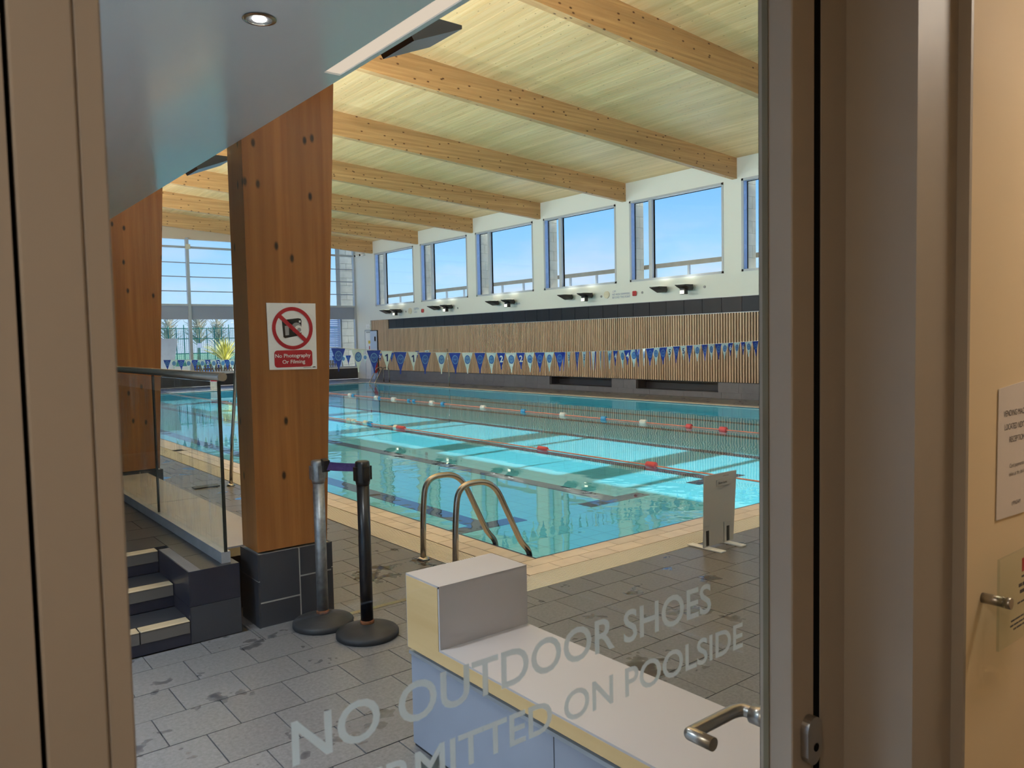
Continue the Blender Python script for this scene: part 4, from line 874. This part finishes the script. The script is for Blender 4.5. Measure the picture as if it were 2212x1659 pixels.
# stone wing wall at the right of the far glazing
sw = empty('stone_wall', (17.4, 34.2, 0), 'cream stone block wall outside the far right of the glazing', 'wall')
box('joint_core', 16.76, 18.4, 34.02, 34.5, 0, 6.6, M['stone_joint'], sw)
z = -0.1; r = 0
while z < 6.6:
    x = 16.75-(0.3 if r % 2 else 0.0)
    while x < 18.4:
        xa, xb = max(x, 16.75), min(x+0.6, 18.4)
        if xb-xa > 0.05: box('stone_block', xa+0.006, xb-0.006, 34.0, 34.06, z+0.006, z+0.334, M['stone'], sw, 0.004)
        x += 0.6
    z += 0.34; r += 1
lv = empty('louvre_screen', (16.3, 34.2, 0), 'white louvred screen standing left of the stone wall outside', 'screen')
for k in range(30): poly('louvre_blade', [(15.6, 34.1, 0.1+k*0.09), (16.72, 34.1, 0.1+k*0.09), (16.72, 34.2, 0.16+k*0.09), (15.6, 34.2, 0.16+k*0.09), (15.6, 34.11, 0.115+k*0.09), (16.72, 34.11, 0.115+k*0.09), (16.72, 34.21, 0.175+k*0.09), (15.6, 34.21, 0.175+k*0.09)], BF, M['louvre'], lv)
boxes('louvre_frame', [(15.55, 15.6, 34.1, 34.2, 0, 2.8), (16.7, 16.74, 34.1, 34.2, 0, 2.8)], M['louvre'], lv)
# white curved hoarding
pts = [(8.2, -0.15), (9.3, -0.15), (9.36, 0.45), (9.42, 0.9), (9.52, 1.45), (9.60, 1.93), (8.2, 1.95)]
hb = prism('hoarding', pts, 'y', 35.0, 35.12, M['sign_white'], None); tag(hb, 'white tapering hoarding panel outside, left of the mullion', 'hoarding')
# weathered low picket fence
pk = empty('picket_fence', (11, 33.2, 0), 'low weathered timber picket fence just outside the glazing', 'fence')
for k in range(60): box('picket', 9.7+k*0.11, 9.77+k*0.11, 33.3, 33.33, 0, 0.82+random.uniform(-.02, .02), M['fence_wood'], pk)
boxes('fence_rail', [(9.7, 16.3, 33.33, 33.37, 0.2, 0.27), (9.7, 16.3, 33.33, 33.37, 0.6, 0.67)], M['fence_wood'], pk)
lw = box('low_wall', -3, 9.6, 33.4, 33.6, -0.1, 0.78, M['sign_white']); tag(lw, 'low white wall outside the glazed end', 'wall')
# tall green sports fence
fe = empty('sports_fence', (15, 44, 0), 'tall green mesh sports court fence beyond the glazing', 'fence')
for k in range(60): tube('post', [(6+k*0.4, 44.0, -0.1), (6+k*0.4, 44.0, 2.55+0.3*random.random())], 0.028, M['fence_green'], fe, 8)
for z in (0.3, 1.2, 2.0, 2.55): box('rail', 6, 30, 43.98, 44.02, z-0.02, z+0.02, M['fence_green'], fe)
for xa, xb in ((10.9, 11.9), (17.0, 16.0)): tube('brace', [(xa, 43.9, 2.5), (xb, 43.9, 0.2)], 0.03, M['fence_green'], fe, 8)
mesh = []
for k in range(240): mesh.append((6+k*0.1, 6.014+k*0.1, 44.0, 44.004, 0, 2.6))
for k in range(40): mesh.append((6, 30, 44.0, 44.004, k*0.065, k*0.065+0.010))
tag(boxes('wire_mesh', mesh, M['fence_green'], fe), kind='stuff')
nb_ = box('notice_board', 13.05, 13.25, 43.9, 43.93, 1.5, 1.75, M['sign_white']); tag(nb_, 'tiny white notice fixed to the green sports fence', 'sign')
# spiky yellow phormium
ph = empty('spiky_plant', (11.75, 35.6, 0.0), 'spiky yellow-green strap-leaved plant outside the glazing', 'plant')
for k in range(110):
    a = random.uniform(0, 2*math.pi); sp_ = random.uniform(0.1, 1.0); L = random.uniform(0.8, 1.35); pts = []
    for i in range(6):
        t_ = i/5; rr_ = sp_*1.05*t_**1.3; zz = 0.77+L*t_*(1-0.30*sp_*t_); pts.append(Vector((11.75+rr_*math.cos(a), 35.6+rr_*math.sin(a), zz)))
    v, f = [], []; n_ = Vector((-math.sin(a), math.cos(a), 0))
    for i, p in enumerate(pts): wd = 0.045*(1-(i/5)**2)+0.003; v += [p-n_*wd, p+Vector((0, 0, 0.012)), p+n_*wd, p-Vector((0, 0, 0.004))]
    for i in range(5):
        for q in range(4): f.append((i*4+q, i*4+(q+1) % 4, (i+1)*4+(q+1) % 4, (i+1)*4+q))
    poly('leaf', v, f, M['leaf_yellow'], ph, True)
tb = lathe('planter', [(0.5, -0.15), (0.55, 0.75), (0.45, 0.76)], 11.75, 35.6, M['ground'], None, 24); tag(tb, 'round pale planter under the spiky yellow plant', 'planter')
# bare winter trees beyond
def tree(x, y, h, label):
    tr_ = empty('bare_tree', (x, y, 0.36), label, 'tree', 'bare trees beyond the sports fence'); tube('trunk', [(x, y, 0.36), (x, y, h*0.4+0.3)], [0.16, 0.1], M['leaf_tree'], tr_, 8); v, f = [], []
    for k in range(170):
        a = random.uniform(0, 6.283); b_ = random.uniform(0.05, 1.0); z0 = 0.3+h*(0.25+0.45*random.random()); L = h*0.28*random.uniform(0.5, 1)
        p0 = Vector((x, y, z0)); p1 = p0+Vector((math.cos(a)*b_, math.sin(a)*b_, 1.0-0.5*b_)).normalized()*L; p2 = p1+Vector((random.uniform(-1, 1), random.uniform(-1, 1), 0.6))*L*0.35
        tube_geo([p0, p1, p2], [0.03, 0.018, 0.006], 4, False, v, f)
    poly('crown', v, f, M['leaf_tree'], tr_)
for i, (x, y, h, nm) in enumerate([(21.5, 72, 5.2, 'leftmost, left of the mullion'), (24.5, 76, 4.6, 'second from the left'), (27.0, 70, 5.0, 'third from the left'), (30.0, 74, 5.6, 'rightmost, above the spiky plant'), (18.5, 70, 4.4, 'behind the white hoarding')]): tree(x, y, h, 'bare winter tree beyond the green fence, ' + nm)

# ------------------------------------------------------------------ near wall with the glazed door
wn_ = empty('wall_near', (0.7, 0.8, 0), kind='structure')
boxes('hall_side', [(-3.2, -0.10, 0.80, YN, 0, 7.4), (1.60, 17.0, 0.72, YN, 0, 7.4), (-0.10, 1.60, 0.82, YN, 2.50, 7.4)], M['white_wall'], wn_)
boxes('corridor_side', [(1.651, 3.3, 0.642, 0.72, 0, 2.7), (-1.6, -0.06, 0.74, 0.80, 0, 2.7), (-0.06, 1.651, 0.72, 0.82, 2.50, 2.7)], M['cream_wall'], wn_)
tr1 = empty('trim_1', (0.7, 0.8, 0), kind='structure')
box('left_jamb', -0.10, 0.0868, 0.80, YN, 0, 2.5, M['frame'], tr1)
box('left_gap_shade', 0.0868, 0.0915, 0.812, YN, 0, 2.45, M['gasket'], tr1)  # dark line of the open gap, its shade built as a black fill
box('right_jamb', 1.3840, 1.473, 0.80, YN, 0, 2.5, M['frame'], tr1); box('right_gap_shade', 1.3608, 1.3838, 0.802, YN, 0, 2.45, M['gasket'], tr1)  # black box fills the door gap, the gap's shade put into its colour
box('right_lining', 1.473, 1.651, 0.665, YN-0.2, 0, 2.5, M['frame'], tr1); box('lining_bead', 1.473, 1.60, YN-0.2, YN, 0, 2.5, M['frame'], tr1)
box('architrave', 1.640, 1.651, 0.642, 0.665, 0, 2.5, M['frame'], tr1); box('head', -0.10, 1.651, 0.80, YN, 2.45, 2.5, M['frame'], tr1)
dr = empty('door_1', (0.72, 0.83, 0), kind='structure')
box('stile', 0.0915, 0.142, 0.80, 0.87, 0.01, 2.44, M['frame'], dr, 0.002); box('bead', 0.1425, 0.1655, 0.8025, 0.868, 0.01, 2.44, M['frame'], dr, 0.002)
box('stile', 1.2865, 1.3605, 0.80, 0.87, 0.01, 2.44, M['frame'], dr, 0.002)
box('rail', 0.1655, 1.2865, 0.805, 0.868, 2.34, 2.44, M['frame'], dr); box('rail', 0.1655, 1.2865, 0.805, 0.868, 0.01, 0.3, M['frame'], dr)
boxes('glazing_gasket', [(1.2835, 1.2865, 0.848, 0.860, 0.3, 2.34)], M['bronze'], dr)
pn = box('pane', 0.15, 1.2865, 0.852, 0.858, 0.3, 2.34, M['doorglass'], dr)
text('lettering', 'NO OUTDOOR SHOES', 0.053, (0.339, 0.8512, 1.113), (1, 0, 0), (0, 0, 1), M['vinyl'], pn, width=0.774, bold=0.014)
text('lettering', 'PERMITTED ON POOLSIDE', 0.047, (0.39, 0.8512, 1.025), (1, 0, 0), (0, 0, 1), M['vinyl'], pn, width=0.816, bold=0.014)
hd = empty('lever_handle', (1.32, 0.90, 0.86)); hd.parent = dr; hd.location = Vector((1.32, 0.90, 0.86))-Vector((0.72, 0.83, 0))
bpy.data.objects.remove(hd)
tube('lever_handle', fillet([(1.316, 0.868, 0.842), (1.316, 0.928, 0.842), (1.295, 0.936, 0.842), (1.162, 0.936, 0.842), (1.158, 0.936, 0.842), (1.158, 0.882, 0.842)], 0.030, 8), 0.0130, M['satin'], dr, 18)
tube('handle_rose', [(1.316, 0.868, 0.842), (1.316, 0.906, 0.842)], 0.0195, M['satin'], dr, 20)
ep = []
for k in range(24):
    a = 2*math.pi*k/24; zz = 0.014*0+0.028*math.sin(a)+(0.022 if math.sin(a) > 0 else -0.022); ep.append((1.338+0.024*math.cos(a), 0.826+0.92*zz))
esc = prism('lock_escutcheon', ep, 'y', 0.784, 0.80, M['satin'], dr); esc['label'] = 'satin metal lock plate'
tube('keyhole', [(1.343, 0.7832, 0.812), (1.343, 0.7845, 0.812)], [0.008, 0.008], M['gasket'], esc, 16)
# corridor behind the camera
co = empty('corridor_shell', (0.8, -1, 0), kind='structure')
boxes('corridor_floor', [(-1.6, 3.3, -2.6, YN, -0.12, -0.0125)], M['grout'], co)
boxes('corridor_wall', [(-1.7, -1.6, -2.6, 0.8, 0, 2.7), (3.3, 3.4, -2.6, 0.8, 0, 2.7), (-1.7, 3.4, -2.7, -2.6, 0, 2.7), (-1.7, 3.4, -2.7, 0.8, 2.7, 2.8)], M['cream_wall'], co)
area_light('corridor_lamp', (2.75, 0.10, 2.69), (0, 0, -1), 0.3, 0.3, CORR_W*2.0, (1.0, 0.89, 0.75))
area_light('corridor_lamp', (-0.9, -0.35, 2.69), (0, 0, -1), 0.6, 0.6, CORR_W*2.9, (1.0, 0.92, 0.82))

# notices on the corridor wall
vs_ = empty('paper_notice', (1.9, 0.64, 1.2), 'white paper notice about the vending machine on the cream wall', 'notice')
poly('sheet', [(1.788, 0.6405, 1.202), (2.0, 0.6405, 1.195), (2.0, 0.6405, 1.492), (1.792, 0.6405, 1.477), (1.788, 0.6395, 1.202), (2.0, 0.6395, 1.195), (2.0, 0.6395, 1.492), (1.792, 0.6395, 1.477)], BF, M['paper'], vs_)
for body, h, z, wd in (('VENDING MACHINE', 0.013, 1.417, 0.15), ('LOCATED NEXT TO', 0.013, 1.388, 0.14), ('RECEPTION', 0.013, 1.360, 0.085), ('Card payments', 0.009, 1.305, 0.08), ('taken at the desk', 0.009, 1.287, 0.085), ('UPPINGHAM', 0.009, 1.222, 0.05)):
    text('lettering', body, h, (1.893-wd/2, 0.6390, z), (1, 0, 0), (0, 0, 1), M['ink'], vs_, width=wd)
pq = empty('acrylic_plaque', (1.8, 0.60, 0.96), 'clear acrylic plaque on steel standoffs below the paper notice', 'plaque')
box('sheet', 1.691, 1.95, 0.597, 0.602, 0.961, 1.146, M['acrylic'], pq)
for z in (1.052,):
    tube('standoff', [(1.727, 0.642, z), (1.727, 0.602, z)], 0.0105, M['satin'], pq, 20); tube('standoff_cap', [(1.727, 0.597, z), (1.727, 0.588, z)], 0.0115, M['satin'], pq, 20)
box('crest', 1.806, 1.822, 0.5965, 0.597, 1.10, 1.128, M['sign_red'], pq)
for h, z, x, wd in ((0.004, 1.088, 1.805, 0.06), (0.007, 1.070, 1.790, 0.12), (0.007, 1.056, 1.797, 0.10), (0.0035, 1.036, 1.785, 0.10), (0.0035, 1.006, 1.752, 0.16), (0.0035, 0.996, 1.748, 0.16), (0.0035, 0.987, 1.765, 0.12)):
    x1 = x
    while x1 < x+wd:
        ww = random.uniform(0.012, 0.026); box('engraved_line', x1, min(x1+ww, x+wd), 0.5964, 0.597, z, z+h, M['ink'], pq); x1 += ww+0.004
